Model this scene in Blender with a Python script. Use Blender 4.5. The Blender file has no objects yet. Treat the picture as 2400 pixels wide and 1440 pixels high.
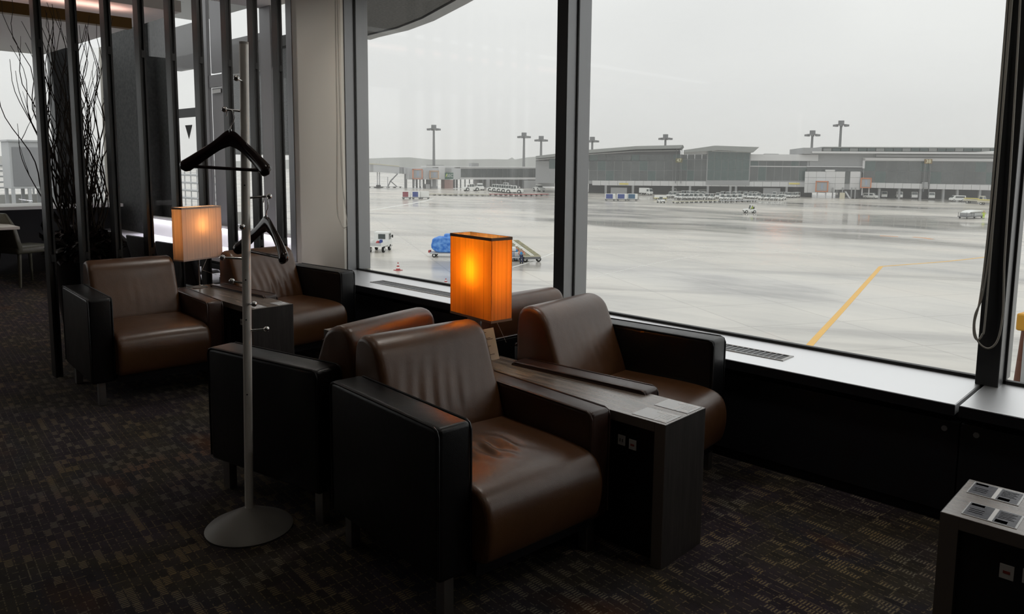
import bpy, bmesh, math, random
from mathutils import Vector, Matrix
PI = math.pi
S = bpy.context.scene
COL = S.collection
# ------------------------------------------------------------------ camera
FPX, PPY, YAW, PITCH, ROLL, CH = 1779.17, 593.08, -.7626, .1171, -.0092, 1.45
_fw = Vector((math.sin(YAW)*math.cos(PITCH), math.cos(YAW)*math.cos(PITCH), -math.sin(PITCH)))
_r = Vector((math.cos(YAW), -math.sin(YAW), 0)); _d = _fw.cross(_r)
_r2 = _r*math.cos(ROLL)+_d*math.sin(ROLL); _d2 = -_r*math.sin(ROLL)+_d*math.cos(ROLL)
cam = bpy.data.cameras.new('camera'); camo = bpy.data.objects.new('camera', cam); COL.objects.link(camo)
M = Matrix.Identity(4)
for i, v in enumerate((_r2, -_d2, -_fw)):
    M[0][i], M[1][i], M[2][i] = v
M[0][3], M[1][3], M[2][3] = 0, 0, CH
camo.matrix_world = M
cam.sensor_width = 36; cam.sensor_fit = 'HORIZONTAL'; cam.lens = FPX*36/2400
cam.shift_y = -(720-PPY)/2400; cam.clip_start = .02; cam.clip_end = 6000
S.camera = camo
# ------------------------------------------------------------------ sky, exposure
W = bpy.data.worlds.new('overcast'); S.world = W; W.use_nodes = True
nt = W.node_tree; nt.nodes.clear()
out = nt.nodes.new('ShaderNodeOutputWorld'); bg = nt.nodes.new('ShaderNodeBackground')
tc = nt.nodes.new('ShaderNodeTexCoord'); nz = nt.nodes.new('ShaderNodeTexNoise'); rp = nt.nodes.new('ShaderNodeValToRGB')
mp = nt.nodes.new('ShaderNodeMapping'); mp.inputs['Scale'].default_value = (1.2, 1.2, 3)
nz.inputs['Scale'].default_value = 1.6; nz.inputs['Detail'].default_value = 3
rp.color_ramp.elements[0].position = .3; rp.color_ramp.elements[0].color = (.77, .785, .785, 1)
rp.color_ramp.elements[1].position = .7; rp.color_ramp.elements[1].color = (.90, .915, .905, 1)
nt.links.new(tc.outputs['Generated'], mp.inputs['Vector']); nt.links.new(mp.outputs[0], nz.inputs['Vector'])
nt.links.new(nz.outputs['Fac'], rp.inputs['Fac']); sx_ = nt.nodes.new('ShaderNodeSeparateXYZ'); nt.links.new(tc.outputs['Generated'], sx_.inputs[0])    # overcast: brighter towards the zenith
ma_ = nt.nodes.new('ShaderNodeMath'); ma_.operation = 'MULTIPLY_ADD'; ma_.inputs[1].default_value = .5; ma_.inputs[2].default_value = .93; ma_.use_clamp = False
mx_ = nt.nodes.new('ShaderNodeMath'); mx_.operation = 'MAXIMUM'; mx_.inputs[1].default_value = 0; nt.links.new(sx_.outputs[2], mx_.inputs[0]); nt.links.new(mx_.outputs[0], ma_.inputs[0])
nt.links.new(ma_.outputs[0], bg.inputs['Strength']); nt.links.new(rp.outputs[0], bg.inputs['Color'])
nt.links.new(bg.outputs[0], out.inputs['Surface'])
S.view_settings.view_transform = 'Standard'; S.view_settings.look = 'None'
S.view_settings.gamma = 1; S.view_settings.use_curve_mapping = False
S.view_settings.exposure = 0.0
S.cycles.max_bounces = 8; S.cycles.diffuse_bounces = 4; S.cycles.glossy_bounces = 4
S.cycles.transparent_max_bounces = 16; S.cycles.transmission_bounces = 6
S.cycles.volume_bounces = 3
S.cycles.caustics_reflective = False; S.cycles.caustics_refractive = False
S.cycles.sample_clamp_indirect = 6

def area_light(name, loc, rot, sx, sy, power, color, spread=None):
    l = bpy.data.lights.new(name, 'AREA'); l.shape = 'RECTANGLE'; l.size = sx; l.size_y = sy
    l.energy = power; l.color = color
    o = bpy.data.objects.new(name, l); o.location = loc; o.rotation_euler = rot; COL.objects.link(o)
    if spread: l.spread = spread
    return o
LIGHTS = [(x, y) for x in (-4.6, -2.6, -.6, 1.4) for y in (.9, -2.2)]   # recessed luminaires of the lounge ceiling
for _x, _y in LIGHTS: area_light('luminaire_light', (_x, _y, 2.925), (0, 0, 0), .55, .55, .9, (1, .93, .84), math.radians(136))
for _x, _y in ((-8.6, -.9), (-8.6, -3.2)): area_light('luminaire_light', (_x, _y, 2.77), (0, 0, 0), .55, .55, 14, (1, .95, .9), math.radians(150))  # two added lamps, out of view, to brighten the room beyond the screen
area_light('counter_light', (-8.35, 3.80, .725), (math.radians(-28), 0, 0), 3.6, .02, 9, (.93, .90, 1))   # strip under the ledge of the far counter
WASH = [(-5.1, 2.75), (-2.5, 2.75), (.1, 2.75)]                       # added fill lamps, out of view, brightening the window side
for _x, _y in WASH: area_light('window_fill', (_x, _y, 2.925), (0, 0, 0), .2, .2, 5, (1, .95, .88), math.radians(140))
_s = bpy.data.lights.new('pier_fill', 'SPOT'); _s.energy = 620; _s.spot_size = math.radians(24); _s.spot_blend = .7; _s.shadow_soft_size = .06; _s.color = (1, .95, .88)   # added fill spot, out of view, brightening the white pier
_so = bpy.data.objects.new('pier_fill', _s); COL.objects.link(_so); _so.location = (-1.4, -.1, 2.86); _so.rotation_euler = (Vector((-5.95, 3.7, 1.75))-Vector((-1.4, -.1, 2.86))).to_track_quat('-Z', 'Y').to_euler()
# ------------------------------------------------------------------ helpers
def ray(px, py):
    return _r2*((px-1200)/FPX)+_d2*((py-PPY)/FPX)+_fw
def G(px, py, z=-9.6):
    d = ray(px, py); t = (z-CH)/d.z; return Vector((0, 0, CH))+d*t
def ZH(p, px, py):                                   # height of the photo's row over the ground point p
    d = ray(px, py); h = math.hypot(p[0], p[1]); return CH+d.z/math.hypot(d.x, d.y)*h

class MB:
    def __init__(s): s.v = []; s.f = []
    def add(s, vs, fs):
        n = len(s.v); s.v += [tuple(v) for v in vs]; s.f += [tuple(i+n for i in f) for f in fs]; return s
    def box(s, x0, x1, y0, y1, z0, z1):
        return s.add([(x, y, z) for z in (z0, z1) for y in (y0, y1) for x in (x0, x1)],
                     [(0, 2, 3, 1), (4, 5, 7, 6), (0, 1, 5, 4), (2, 6, 7, 3), (0, 4, 6, 2), (1, 3, 7, 5)])
    def obox(s, c, half, rz):
        c0, s0 = math.cos(rz), math.sin(rz); vs = []
        for z in (-1, 1):
            for y in (-1, 1):
                for x in (-1, 1):
                    a, b = x*half[0], y*half[1]; vs.append((c[0]+a*c0-b*s0, c[1]+a*s0+b*c0, c[2]+z*half[2]))
        return s.add(vs, [(0, 2, 3, 1), (4, 5, 7, 6), (0, 1, 5, 4), (2, 6, 7, 3), (0, 4, 6, 2), (1, 3, 7, 5)])
    def cyl(s, p0, p1, r0, r1=None, n=12, caps=True):
        p0, p1 = Vector(p0), Vector(p1); r1 = r0 if r1 is None else r1
        a = (p1-p0).normalized(); u = a.orthogonal().normalized(); w = a.cross(u); vs = []
        for p, r in ((p0, r0), (p1, r1)):
            for k in range(n):
                t = 2*PI*k/n; vs.append(p+(u*math.cos(t)+w*math.sin(t))*r)
        fs = [(k, (k+1) % n, n+(k+1) % n, n+k) for k in range(n)]
        if caps: fs += [tuple(range(n))[::-1], tuple(range(n, 2*n))]
        return s.add(vs, fs)
    def tube(s, pts, r, n=8, closed=False):
        pts = [Vector(p) for p in pts]; m = len(pts); vs = []; pu = None
        for i, p in enumerate(pts):
            a = (pts[min(i+1, m-1)]-pts[max(i-1, 0)]).normalized() if not closed else (pts[(i+1) % m]-pts[i-1]).normalized()
            u = a.orthogonal().normalized() if pu is None else (pu-a*pu.dot(a)).normalized()
            pu = u; w = a.cross(u); rr = r(i/(m-1)) if callable(r) else r
            for k in range(n):
                t = 2*PI*k/n; vs.append(p+(u*math.cos(t)+w*math.sin(t))*rr)
        fs = []
        for i in range(m if closed else m-1):
            j = (i+1) % m
            fs += [(i*n+k, i*n+(k+1) % n, j*n+(k+1) % n, j*n+k) for k in range(n)]
        if not closed: fs += [tuple(range(n))[::-1], tuple(range((m-1)*n, m*n))]
        return s.add(vs, fs)
    def lathe(s, prof, c=(0, 0, 0), n=24):
        vs = []; m = len(prof)
        for r, z in prof:
            for k in range(n):
                t = 2*PI*k/n; vs.append((c[0]+r*math.cos(t), c[1]+r*math.sin(t), c[2]+z))
        fs = [(i*n+k, i*n+(k+1) % n, (i+1)*n+(k+1) % n, (i+1)*n+k) for i in range(m-1) for k in range(n)]
        fs += [tuple(range(n))[::-1], tuple(range((m-1)*n, m*n))]
        return s.add(vs, fs)
    def sphere(s, c, r, n=12, m=8, sc=(1, 1, 1)):
        prof = [(math.sin(PI*i/m), -math.cos(PI*i/m)) for i in range(m+1)]; vs = []
        for a, z in prof:
            a = max(a, .01)
            for k in range(n):
                t = 2*PI*k/n; vs.append((c[0]+r*sc[0]*a*math.cos(t), c[1]+r*sc[1]*a*math.sin(t), c[2]+r*sc[2]*z))
        fs = [(i*n+k, i*n+(k+1) % n, (i+1)*n+(k+1) % n, (i+1)*n+k) for i in range(m) for k in range(n)]
        fs += [tuple(range(n))[::-1], tuple(range(m*n, (m+1)*n))]
        return s.add(vs, fs)
    def prism(s, a, b):                               # two matching loops of points
        n = len(a)
        return s.add(list(a)+list(b), [tuple(range(n))[::-1], tuple(range(n, 2*n))]+[(k, (k+1) % n, n+(k+1) % n, n+k) for k in range(n)])
    def xz(s, poly, y0, y1):
        return s.prism([(x, y0, z) for x, z in poly], [(x, y1, z) for x, z in poly])
    def build(s, name, m, parent=None, smooth=False, bevel=0, loc=None, rz=0, seg=2):
        me = bpy.data.meshes.new(name); me.from_pydata(s.v, [], s.f); me.update()
        bm = bmesh.new(); bm.from_mesh(me); bmesh.ops.recalc_face_normals(bm, faces=bm.faces)
        if bevel:
            bmesh.ops.bevel(bm, geom=[e for e in bm.edges if e.is_manifold and e.calc_face_angle() > .5], offset=bevel, segments=seg, affect='EDGES', profile=.5)
        if smooth:
            for f in bm.faces: f.smooth = True
            for e in bm.edges:
                if e.is_manifold and e.calc_face_angle() > .9: e.smooth = False
        bm.to_mesh(me); bm.free()
        if m is not None: me.materials.append(m)
        o = bpy.data.objects.new(name, me); COL.objects.link(o)
        if parent is not None: o.parent = parent
        if loc is not None: o.location = loc
        if rz: o.rotation_euler.z = rz
        return o

def tag(o, label=None, cat=None, group=None, kind=None):
    if label: o['label'] = label
    if cat: o['category'] = cat
    if group: o['group'] = group
    if kind: o['kind'] = kind
    return o
def thing(name, label, cat, loc=(0, 0, 0), rz=0, group=None):
    o = bpy.data.objects.new(name, None); COL.objects.link(o); o.location = loc; o.rotation_euler.z = rz
    o.empty_display_size = .1
    return tag(o, label, cat, group)
def struct(o): o['kind'] = 'structure'; return o
def kids(o): return [c for c in COL.objects if c.parent == o]
def dup(root, loc=None, rz=None, label=None, group=None, sc=None):
    r = root.copy(); COL.objects.link(r)
    for ch in root.children:
        c = ch.copy(); COL.objects.link(c); c.parent = r
        for g in ch.children:
            d = g.copy(); COL.objects.link(d); d.parent = c
    if loc is not None: r.location = loc
    if rz is not None: r.rotation_euler.z = rz
    if label: r['label'] = label
    if group: r['group'] = group
    if sc: r.scale = sc
    return r
def text_mesh(name, txt, size, m, parent, loc, rot, depth=.002):
    cu = bpy.data.curves.new(name, 'FONT'); cu.body = txt; cu.size = size; cu.extrude = depth
    cu.align_x = 'CENTER'; cu.align_y = 'CENTER'
    t = bpy.data.objects.new(name+'_curve', cu); COL.objects.link(t)
    dg = bpy.context.evaluated_depsgraph_get(); me = bpy.data.meshes.new_from_object(t.evaluated_get(dg))
    bpy.data.objects.remove(t); me.materials.clear(); me.materials.append(m)
    o = bpy.data.objects.new(name, me); COL.objects.link(o); o.parent = parent; o.location = loc; o.rotation_euler = rot
    return o
# ------------------------------------------------------------------ materials
def mat(name, c, rough=.5, metal=0, spec=.5, bump=None, vary=None, coat=0, ior=None):
    m = bpy.data.materials.new(name); m.use_nodes = True; n = m.node_tree.nodes; L = m.node_tree.links
    b = n['Principled BSDF']; b.inputs['Base Color'].default_value = (*c, 1); b.inputs['Roughness'].default_value = rough
    b.inputs['Metallic'].default_value = metal; b.inputs['Specular IOR Level'].default_value = spec
    if ior: b.inputs['IOR'].default_value = ior
    if coat: b.inputs['Coat Weight'].default_value = coat; b.inputs['Coat Roughness'].default_value = .2
    if bump or vary:
        t = n.new('ShaderNodeTexCoord')
    if bump:                                             # (scale, strength, distance)
        z = n.new('ShaderNodeTexNoise'); z.inputs['Scale'].default_value = bump[0]; z.inputs['Detail'].default_value = 4
        L.new(t.outputs['Object'], z.inputs['Vector']); u = n.new('ShaderNodeBump')
        u.inputs['Strength'].default_value = bump[1]; u.inputs['Distance'].default_value = bump[2]
        L.new(z.outputs['Fac'], u.inputs['Height']); L.new(u.outputs[0], b.inputs['Normal'])
    if vary:                                             # (scale, second colour)
        z = n.new('ShaderNodeTexNoise'); z.inputs['Scale'].default_value = vary[0]; z.inputs['Detail'].default_value = 5
        L.new(t.outputs['Object'], z.inputs['Vector']); x = n.new('ShaderNodeMix'); x.data_type = 'RGBA'
        x.inputs[6].default_value = (*c, 1); x.inputs[7].default_value = (*vary[1], 1)
        r = n.new('ShaderNodeMapRange'); r.inputs[1].default_value = .35; r.inputs[2].default_value = .65
        L.new(z.outputs['Fac'], r.inputs[0]); L.new(r.outputs[0], x.inputs[0]); L.new(x.outputs[2], b.inputs['Base Color'])
    return m
def emit(name, c, s):
    m = bpy.data.materials.new(name); m.use_nodes = True; b = m.node_tree.nodes['Principled BSDF']
    b.inputs['Base Color'].default_value = (*c, 1); b.inputs['Emission Color'].default_value = (*c, 1); b.inputs['Emission Strength'].default_value = s
    return m
def glass_mat(name, tint=(.985, .985, .98), f=.55):
    m = bpy.data.materials.new(name); m.use_nodes = True; n = m.node_tree.nodes; L = m.node_tree.links; n.clear()
    o = n.new('ShaderNodeOutputMaterial'); mx = n.new('ShaderNodeMixShader'); t = n.new('ShaderNodeBsdfTransparent'); g = n.new('ShaderNodeBsdfGlossy')
    lw = n.new('ShaderNodeLayerWeight'); lw.inputs['Blend'].default_value = .5; fr = n.new('ShaderNodeMath'); fr.operation = 'POWER'; fr.inputs[1].default_value = 5; L.new(lw.outputs['Facing'], fr.inputs[0])
    mu = n.new('ShaderNodeMath'); mu.operation = 'MULTIPLY_ADD'; mu.inputs[1].default_value = .96*f; mu.inputs[2].default_value = .04*f
    t.inputs['Color'].default_value = (*tint, 1); g.inputs['Roughness'].default_value = .01
    L.new(fr.outputs[0], mu.inputs[0]); L.new(mu.outputs[0], mx.inputs[0]); L.new(t.outputs[0], mx.inputs[1]); L.new(g.outputs[0], mx.inputs[2]); L.new(mx.outputs[0], o.inputs['Surface'])
    return m
class NT:                                               # tiny node-graph shorthand
    def __init__(s, name):
        s.m = bpy.data.materials.new(name); s.m.use_nodes = True; s.n = s.m.node_tree.nodes; s.L = s.m.node_tree.links; s.b = s.n['Principled BSDF']
        s.tc = s.n.new('ShaderNodeTexCoord')
    def put(s, sock, v):
        if isinstance(v, (int, float, tuple)): sock.default_value = v
        else: s.L.new(v, sock)
    def math(s, op, a, b=None, c=None):
        q = s.n.new('ShaderNodeMath'); q.operation = op; s.put(q.inputs[0], a)
        if b is not None: s.put(q.inputs[1], b)
        if c is not None: s.put(q.inputs[2], c)
        return q.outputs[0]
    def map(s, sc=(1, 1, 1), rot=(0, 0, 0), src='Object', loc=(0, 0, 0)):
        q = s.n.new('ShaderNodeMapping'); q.inputs['Scale'].default_value = sc; q.inputs['Rotation'].default_value = rot; q.inputs['Location'].default_value = loc
        s.L.new(s.tc.outputs[src], q.inputs['Vector']); return q.outputs[0]
    def noise(s, vec, sc, det=3, rough=.5):
        q = s.n.new('ShaderNodeTexNoise'); q.inputs['Scale'].default_value = sc; q.inputs['Detail'].default_value = det; q.inputs['Roughness'].default_value = rough
        s.L.new(vec, q.inputs['Vector']); return q.outputs['Fac']
    def ramp(s, f, stops, const=False):
        q = s.n.new('ShaderNodeValToRGB'); e = q.color_ramp.elements
        if const: q.color_ramp.interpolation = 'CONSTANT'
        while len(e) < len(stops): e.new(.5)
        for k, (p, c) in enumerate(stops): e[k].position = p; e[k].color = (*c, 1)
        s.put(q.inputs[0], f); return q.outputs[0]
    def mix(s, f, a, b):
        q = s.n.new('ShaderNodeMix'); q.data_type = 'RGBA'; s.put(q.inputs[0], f)
        s.put(q.inputs[6], (*a, 1) if isinstance(a, tuple) else a); s.put(q.inputs[7], (*b, 1) if isinstance(b, tuple) else b); return q.outputs[2]
    def bump(s, h, st, d):
        q = s.n.new('ShaderNodeBump'); q.inputs['Strength'].default_value = st; q.inputs['Distance'].default_value = d; s.L.new(h, q.inputs['Height']); s.L.new(q.outputs[0], s.b.inputs['Normal'])

def carpet_mat():
    t = NT('carpet'); v = t.map((1, 1, 1), (0, 0, .12))
    sep = t.n.new('ShaderNodeSeparateXYZ'); t.L.new(v, sep.inputs[0]); x, y = sep.outputs[0], sep.outputs[1]
    px, py = t.math('MULTIPLY', x, 17.), t.math('MULTIPLY', y, 34.)
    cx, cy = t.math('FLOOR', px), t.math('FLOOR', py); fx, fy = t.math('FRACT', px), t.math('FRACT', py)
    cb = t.n.new('ShaderNodeCombineXYZ'); t.L.new(cx, cb.inputs[0]); t.L.new(cy, cb.inputs[1])
    wn = t.n.new('ShaderNodeTexWhiteNoise'); wn.noise_dimensions = '2D'; t.L.new(cb.outputs[0], wn.inputs['Vector'])
    big = t.noise(t.map((.9, 1.5, 1)), 1.3, 2); big2 = t.noise(t.map((1.1, .6, 1), loc=(7, 3, 0)), 1.1, 2)
    sel = t.math('GREATER_THAN', t.math('ADD', wn.outputs['Value'], t.math('MULTIPLY', big2, .55)), 1.08)
    st = t.math('GREATER_THAN', t.math('FRACT', t.math('MULTIPLY', fx, 5.)), .58)
    inn = t.math('MULTIPLY', t.math('GREATER_THAN', fy, .14), t.math('LESS_THAN', fy, .86))
    strokes = t.math('MULTIPLY', t.math('MULTIPLY', sel, st), inn)
    wn2 = t.n.new('ShaderNodeTexWhiteNoise'); wn2.noise_dimensions = '2D'; cb2 = t.n.new('ShaderNodeCombineXYZ')
    t.L.new(t.math('FLOOR', t.math('MULTIPLY', x, 150.)), cb2.inputs[0]); t.L.new(cy, cb2.inputs[1]); t.L.new(cb2.outputs[0], wn2.inputs['Vector'])
    dots = t.math('MULTIPLY', t.math('LESS_THAN', fy, .13), t.math('GREATER_THAN', wn2.outputs['Value'], .52))
    wn3 = t.n.new('ShaderNodeTexWhiteNoise'); wn3.noise_dimensions = '2D'; cb3 = t.n.new('ShaderNodeCombineXYZ')
    t.L.new(cx, cb3.inputs[0]); t.L.new(t.math('FLOOR', t.math('MULTIPLY', y, 140.)), cb3.inputs[1]); t.L.new(cb3.outputs[0], wn3.inputs['Vector'])
    vd = t.math('MULTIPLY', t.math('LESS_THAN', fx, .07), t.math('GREATER_THAN', wn3.outputs['Value'], .55))
    mask = t.math('MINIMUM', t.math('ADD', strokes, t.math('MULTIPLY', t.math('ADD', dots, vd), .55)), 1.)
    base = t.ramp(big, [(.30, (.020, .011, .014)), (.42, (.030, .021, .027)), (.52, (.034, .027, .018)), (.60, (.024, .020, .024)), (.70, (.058, .024, .010)), (.8, (.030, .013, .011))])
    cellv = t.math('ADD', .7, t.math('MULTIPLY', wn.outputs['Value'], .6))
    hs = t.n.new('ShaderNodeHueSaturation'); t.L.new(base, hs.inputs['Color']); t.L.new(cellv, hs.inputs['Value'])
    yarn = t.ramp(big2, [(.35, (.22, .19, .13)), (.5, (.20, .14, .06)), (.6, (.16, .145, .11)), (.72, (.25, .10, .03))])
    t.L.new(t.mix(mask, hs.outputs[0], yarn), t.b.inputs['Base Color'])
    t.b.inputs['Roughness'].default_value = .95; t.b.inputs['Sheen Weight'].default_value = .07; t.b.inputs['Specular IOR Level'].default_value = .1
    h = t.math('ADD', t.math('MULTIPLY', mask, .6), t.noise(t.map((1, 1, 1)), 420, 2)); t.bump(h, .6, .004)
    return t.m
def leather_mat(name, c, c2, rough, spec=.5):
    t = NT(name); v = t.map()
    vo = t.n.new('ShaderNodeTexVoronoi'); vo.inputs['Scale'].default_value = 420; t.L.new(v, vo.inputs['Vector'])
    big = t.noise(v, 3.5, 4); t.L.new(t.mix(t.ramp(big, [(.35, (0, 0, 0)), (.7, (1, 1, 1))]), c, c2), t.b.inputs['Base Color'])
    r = t.math('ADD', rough-.06, t.math('MULTIPLY', t.noise(v, 9, 4), .14)); t.L.new(r, t.b.inputs['Roughness'])
    t.b.inputs['Specular IOR Level'].default_value = spec
    h = t.math('ADD', t.math('MULTIPLY', vo.outputs['Distance'], .35), t.math('MULTIPLY', t.noise(v, 28, 3), 1.)); t.bump(h, .25, .003)
    return t.m
def wood_mat(name, c, c2, rough, spec, axis=0):
    t = NT(name); sc = [30, 30, 30]; sc[axis] = 1.6; v = t.map(tuple(sc))
    g = t.noise(v, 1.6, 6, .65); g2 = t.noise(t.map(tuple(q*3 for q in sc)), 2.2, 3)
    f = t.math('ADD', t.math('MULTIPLY', g, .7), t.math('MULTIPLY', g2, .3))
    t.L.new(t.ramp(f, [(.36, c), (.62, c2)]), t.b.inputs['Base Color']); t.b.inputs['Roughness'].default_value = rough
    t.b.inputs['Specular IOR Level'].default_value = spec; t.bump(f, .12, .0015); return t.m
def shade_mat(name, refl, trans, k):
    t = NT(name); n, L = t.n, t.L; v = t.map()
    sep = n.new('ShaderNodeSeparateXYZ'); L.new(v, sep.inputs[0])
    w = t.math('ADD', sep.outputs[0], sep.outputs[1])
    cb = n.new('ShaderNodeCombineXYZ'); L.new(t.math('MULTIPLY', w, 1.), cb.inputs[0])
    s1 = t.noise(cb.outputs[0], 260, 2); s2 = t.noise(cb.outputs[0], 60, 3)
    s = t.ramp(t.math('ADD', t.math('MULTIPLY', s1, .6), t.math('MULTIPLY', s2, .4)), [(.36, (.55, .55, .55)), (.52, (1, 1, 1))])
    n.remove(t.b); o = n['Material Output']; d = n.new('ShaderNodeBsdfDiffuse'); tr = n.new('ShaderNodeBsdfTranslucent'); mx = n.new('ShaderNodeMixShader')
    mu = n.new('ShaderNodeMix'); mu.data_type = 'RGBA'; mu.blend_type = 'MULTIPLY'; mu.inputs[0].default_value = 1; mu.inputs[6].default_value = (*trans, 1); L.new(s, mu.inputs[7])
    mu2 = n.new('ShaderNodeMix'); mu2.data_type = 'RGBA'; mu2.blend_type = 'MULTIPLY'; mu2.inputs[0].default_value = .6; mu2.inputs[6].default_value = (*refl, 1); L.new(s, mu2.inputs[7])
    L.new(mu2.outputs[2], d.inputs['Color']); L.new(mu.outputs[2], tr.inputs['Color']); mx.inputs[0].default_value = k
    L.new(d.outputs[0], mx.inputs[1]); L.new(tr.outputs[0], mx.inputs[2]); L.new(mx.outputs[0], o.inputs['Surface'])
    return t.m
def apron_mat():
    t = NT('wet_concrete')
    a = t.noise(t.map((.012, .05, 1), (0, 0, .55)), 1.6, 6, .6); b = t.noise(t.map((.05, .05, 1)), 1.2, 5)
    c = t.noise(t.map((.005, .012, 1), (0, 0, .55)), 2., 3)
    f = t.math('ADD', t.math('MULTIPLY', a, .65), t.math('MULTIPLY', b, .35))
    m1 = t.map((1, 1, 1), (0, 0, -.53)); q2 = t.n.new('ShaderNodeMapping'); q2.inputs['Scale'].default_value = (.011, .075, 1); t.L.new(m1, q2.inputs['Vector'])
    sk = t.ramp(t.noise(q2.outputs[0], 1.25, 6, .62), [(.52, (0, 0, 0)), (.60, (1, 1, 1))]); big = t.ramp(t.noise(t.map((.006, .006, 1), loc=(.4, .2, 0)), 1.4, 2), [(.40, (.25, .25, .25)), (.58, (1, 1, 1))])
    dk = t.math('MULTIPLY', t.math('MULTIPLY', sk, big), .62)
    br = t.n.new('ShaderNodeTexBrick'); br.offset = 0; br.inputs['Scale'].default_value = 1; br.inputs['Mortar Size'].default_value = .07
    br.inputs['Brick Width'].default_value = 7.5; br.inputs['Row Height'].default_value = 7.5; br.inputs['Color1'].default_value = (1, 1, 1, 1); br.inputs['Color2'].default_value = (.93, .93, .93, 1); br.inputs['Mortar'].default_value = (.7, .7, .7, 1)
    t.L.new(t.map((1, 1, 1), (0, 0, .53)), br.inputs['Vector'])
    col = t.ramp(f, [(.36, (.24, .235, .22)), (.44, (.50, .48, .44)), (.54, (.62, .59, .53)), (.66, (.68, .63, .56))])
    mu = t.n.new('ShaderNodeMix'); mu.data_type = 'RGBA'; mu.blend_type = 'MULTIPLY'; mu.inputs[0].default_value = .8; t.L.new(col, mu.inputs[6]); t.L.new(br.outputs[0], mu.inputs[7])
    t.L.new(t.mix(dk, mu.outputs[2], (.20, .19, .18)), t.b.inputs['Base Color'])
    t.L.new(t.ramp(t.math('ADD', t.math('MULTIPLY', c, .5), t.math('MULTIPLY', f, .5)), [(.40, (.05, .05, .05)), (.58, (.30, .30, .30))]), t.b.inputs['Roughness'])
    t.b.inputs['IOR'].default_value = 1.33
    t.bump(t.noise(t.map((1, 1, 1)), 1.1, 4), .05, .02)
    return t.m

K = {}
K['carpet'] = carpet_mat()
K['brown'] = leather_mat('brown_leather', (.078, .031, .010), (.115, .047, .015), .34, .7); K['brown'].node_tree.nodes['Principled BSDF'].inputs['Coat Weight'].default_value = .22; K['brown'].node_tree.nodes['Principled BSDF'].inputs['Coat Roughness'].default_value = .24
K['brown2'] = leather_mat('dark_brown_leather', (.036, .015, .010), (.050, .022, .014), .34, .7)
K['black'] = leather_mat('black_leather', (.003, .003, .0035), (.006, .006, .007), .34, .45)
K['chrome'] = mat('chrome', (.75, .75, .76), .12, 1)
K['steel'] = mat('brushed_steel', (.42, .41, .40), .38, 1)
K['pole'] = mat('silver_paint', (.86, .83, .78), .3, .2)
K['wood'] = wood_mat('sky_sheen_veneer', (.080, .056, .041), (.25, .20, .163), .27, 1., 0); K['wood'].node_tree.nodes['Principled BSDF'].inputs['IOR'].default_value = 1.9  # tabletop veneer, colour lightened to stand for the sky's sheen on it
K['woodv'] = wood_mat('dark_veneer_vertical', (.016, .013, .012), (.040, .034, .031), .5, .5, 2)
K['woodbrown'] = mat('veneer_edge', (.13, .108, .092), .5)
K['shadedbase'] = mat('shaded_silver_paint', (.22, .21, .195), .5, .1, .4)  # stand base, colour darkened for the dimness near the floor
K['hole'] = mat('black_panel', (.004, .004, .006), .4)
K['plate'] = mat('outlet_plate', (.55, .53, .50), .5)
K['ink'] = mat('dark_ink', (.03, .03, .035), .6)
K['red'] = mat('red_plastic', (.35, .05, .03), .5)
K['paper'] = mat('white_card', (.86, .86, .86), .5)
K['acryl'] = mat('clear_sheet', (.62, .63, .64), .25, 0, .8)
K['label'] = mat('dark_label', (.045, .045, .06), .3)
K['frame'] = mat('black_window_frame', (.022, .023, .025), .42, .3, .6, bump=(180, .08, .002))
K['framegrey'] = mat('grey_window_frame', (.30, .305, .315), .42, .6, .6, bump=(60, .05, .003))
K['gasket'] = mat('rubber_gasket', (.004, .004, .004), .6)
K['sill'] = mat('satin_sill', (.93, .935, .95), .40, .95, .5, bump=(9, .02, .004))
K['panel'] = mat('dark_wall_panel', (.010, .010, .013), .5, 0, .4)
K['plaster'] = mat('white_plaster', (.80, .77, .70), .8, bump=(90, .05, .002))
K['ceil'] = mat('white_ceiling', (.72, .70, .68), .9)
K['beam'] = mat('bronze_beam', (.16, .085, .02), .45, .5)
K['slat'] = mat('black_slat', (.017, .0165, .0165), .36, .3, .6)
K['cord'] = mat('cord', (.42, .41, .37), .8)
K['glass'] = glass_mat('window_glass')
K['hangerwood'] = mat('dark_lacquered_wood', (.012, .005, .005), .12, 0, .6, vary=(30, (.02, .008, .007)))
K['dark'] = mat('dark_wall', (.03, .03, .032), .7)
# ================================================================== the lounge: floor, walls, ceiling
X0, X1, YB, YF, YG, ZC, ZS = -11.2, 3.6, -5.0, 3.38, 3.85, 2.95, .51
struct(MB().box(X0-.3, X1, YB, 3.86, -.12, 0).build('floor', K['carpet']))
struct(MB().box(-5.75, X1, YB, 3.9, ZC, ZC+.1).build('ceiling', K['ceil']))
struct(MB().box(X1, X1+.1, YB, 3.9, 0, ZC).build('wall_east', K['dark']))
struct(MB().box(X0-.3, X1, YB-.1, YB, 0, ZC).build('wall_south', K['dark']))
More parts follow.
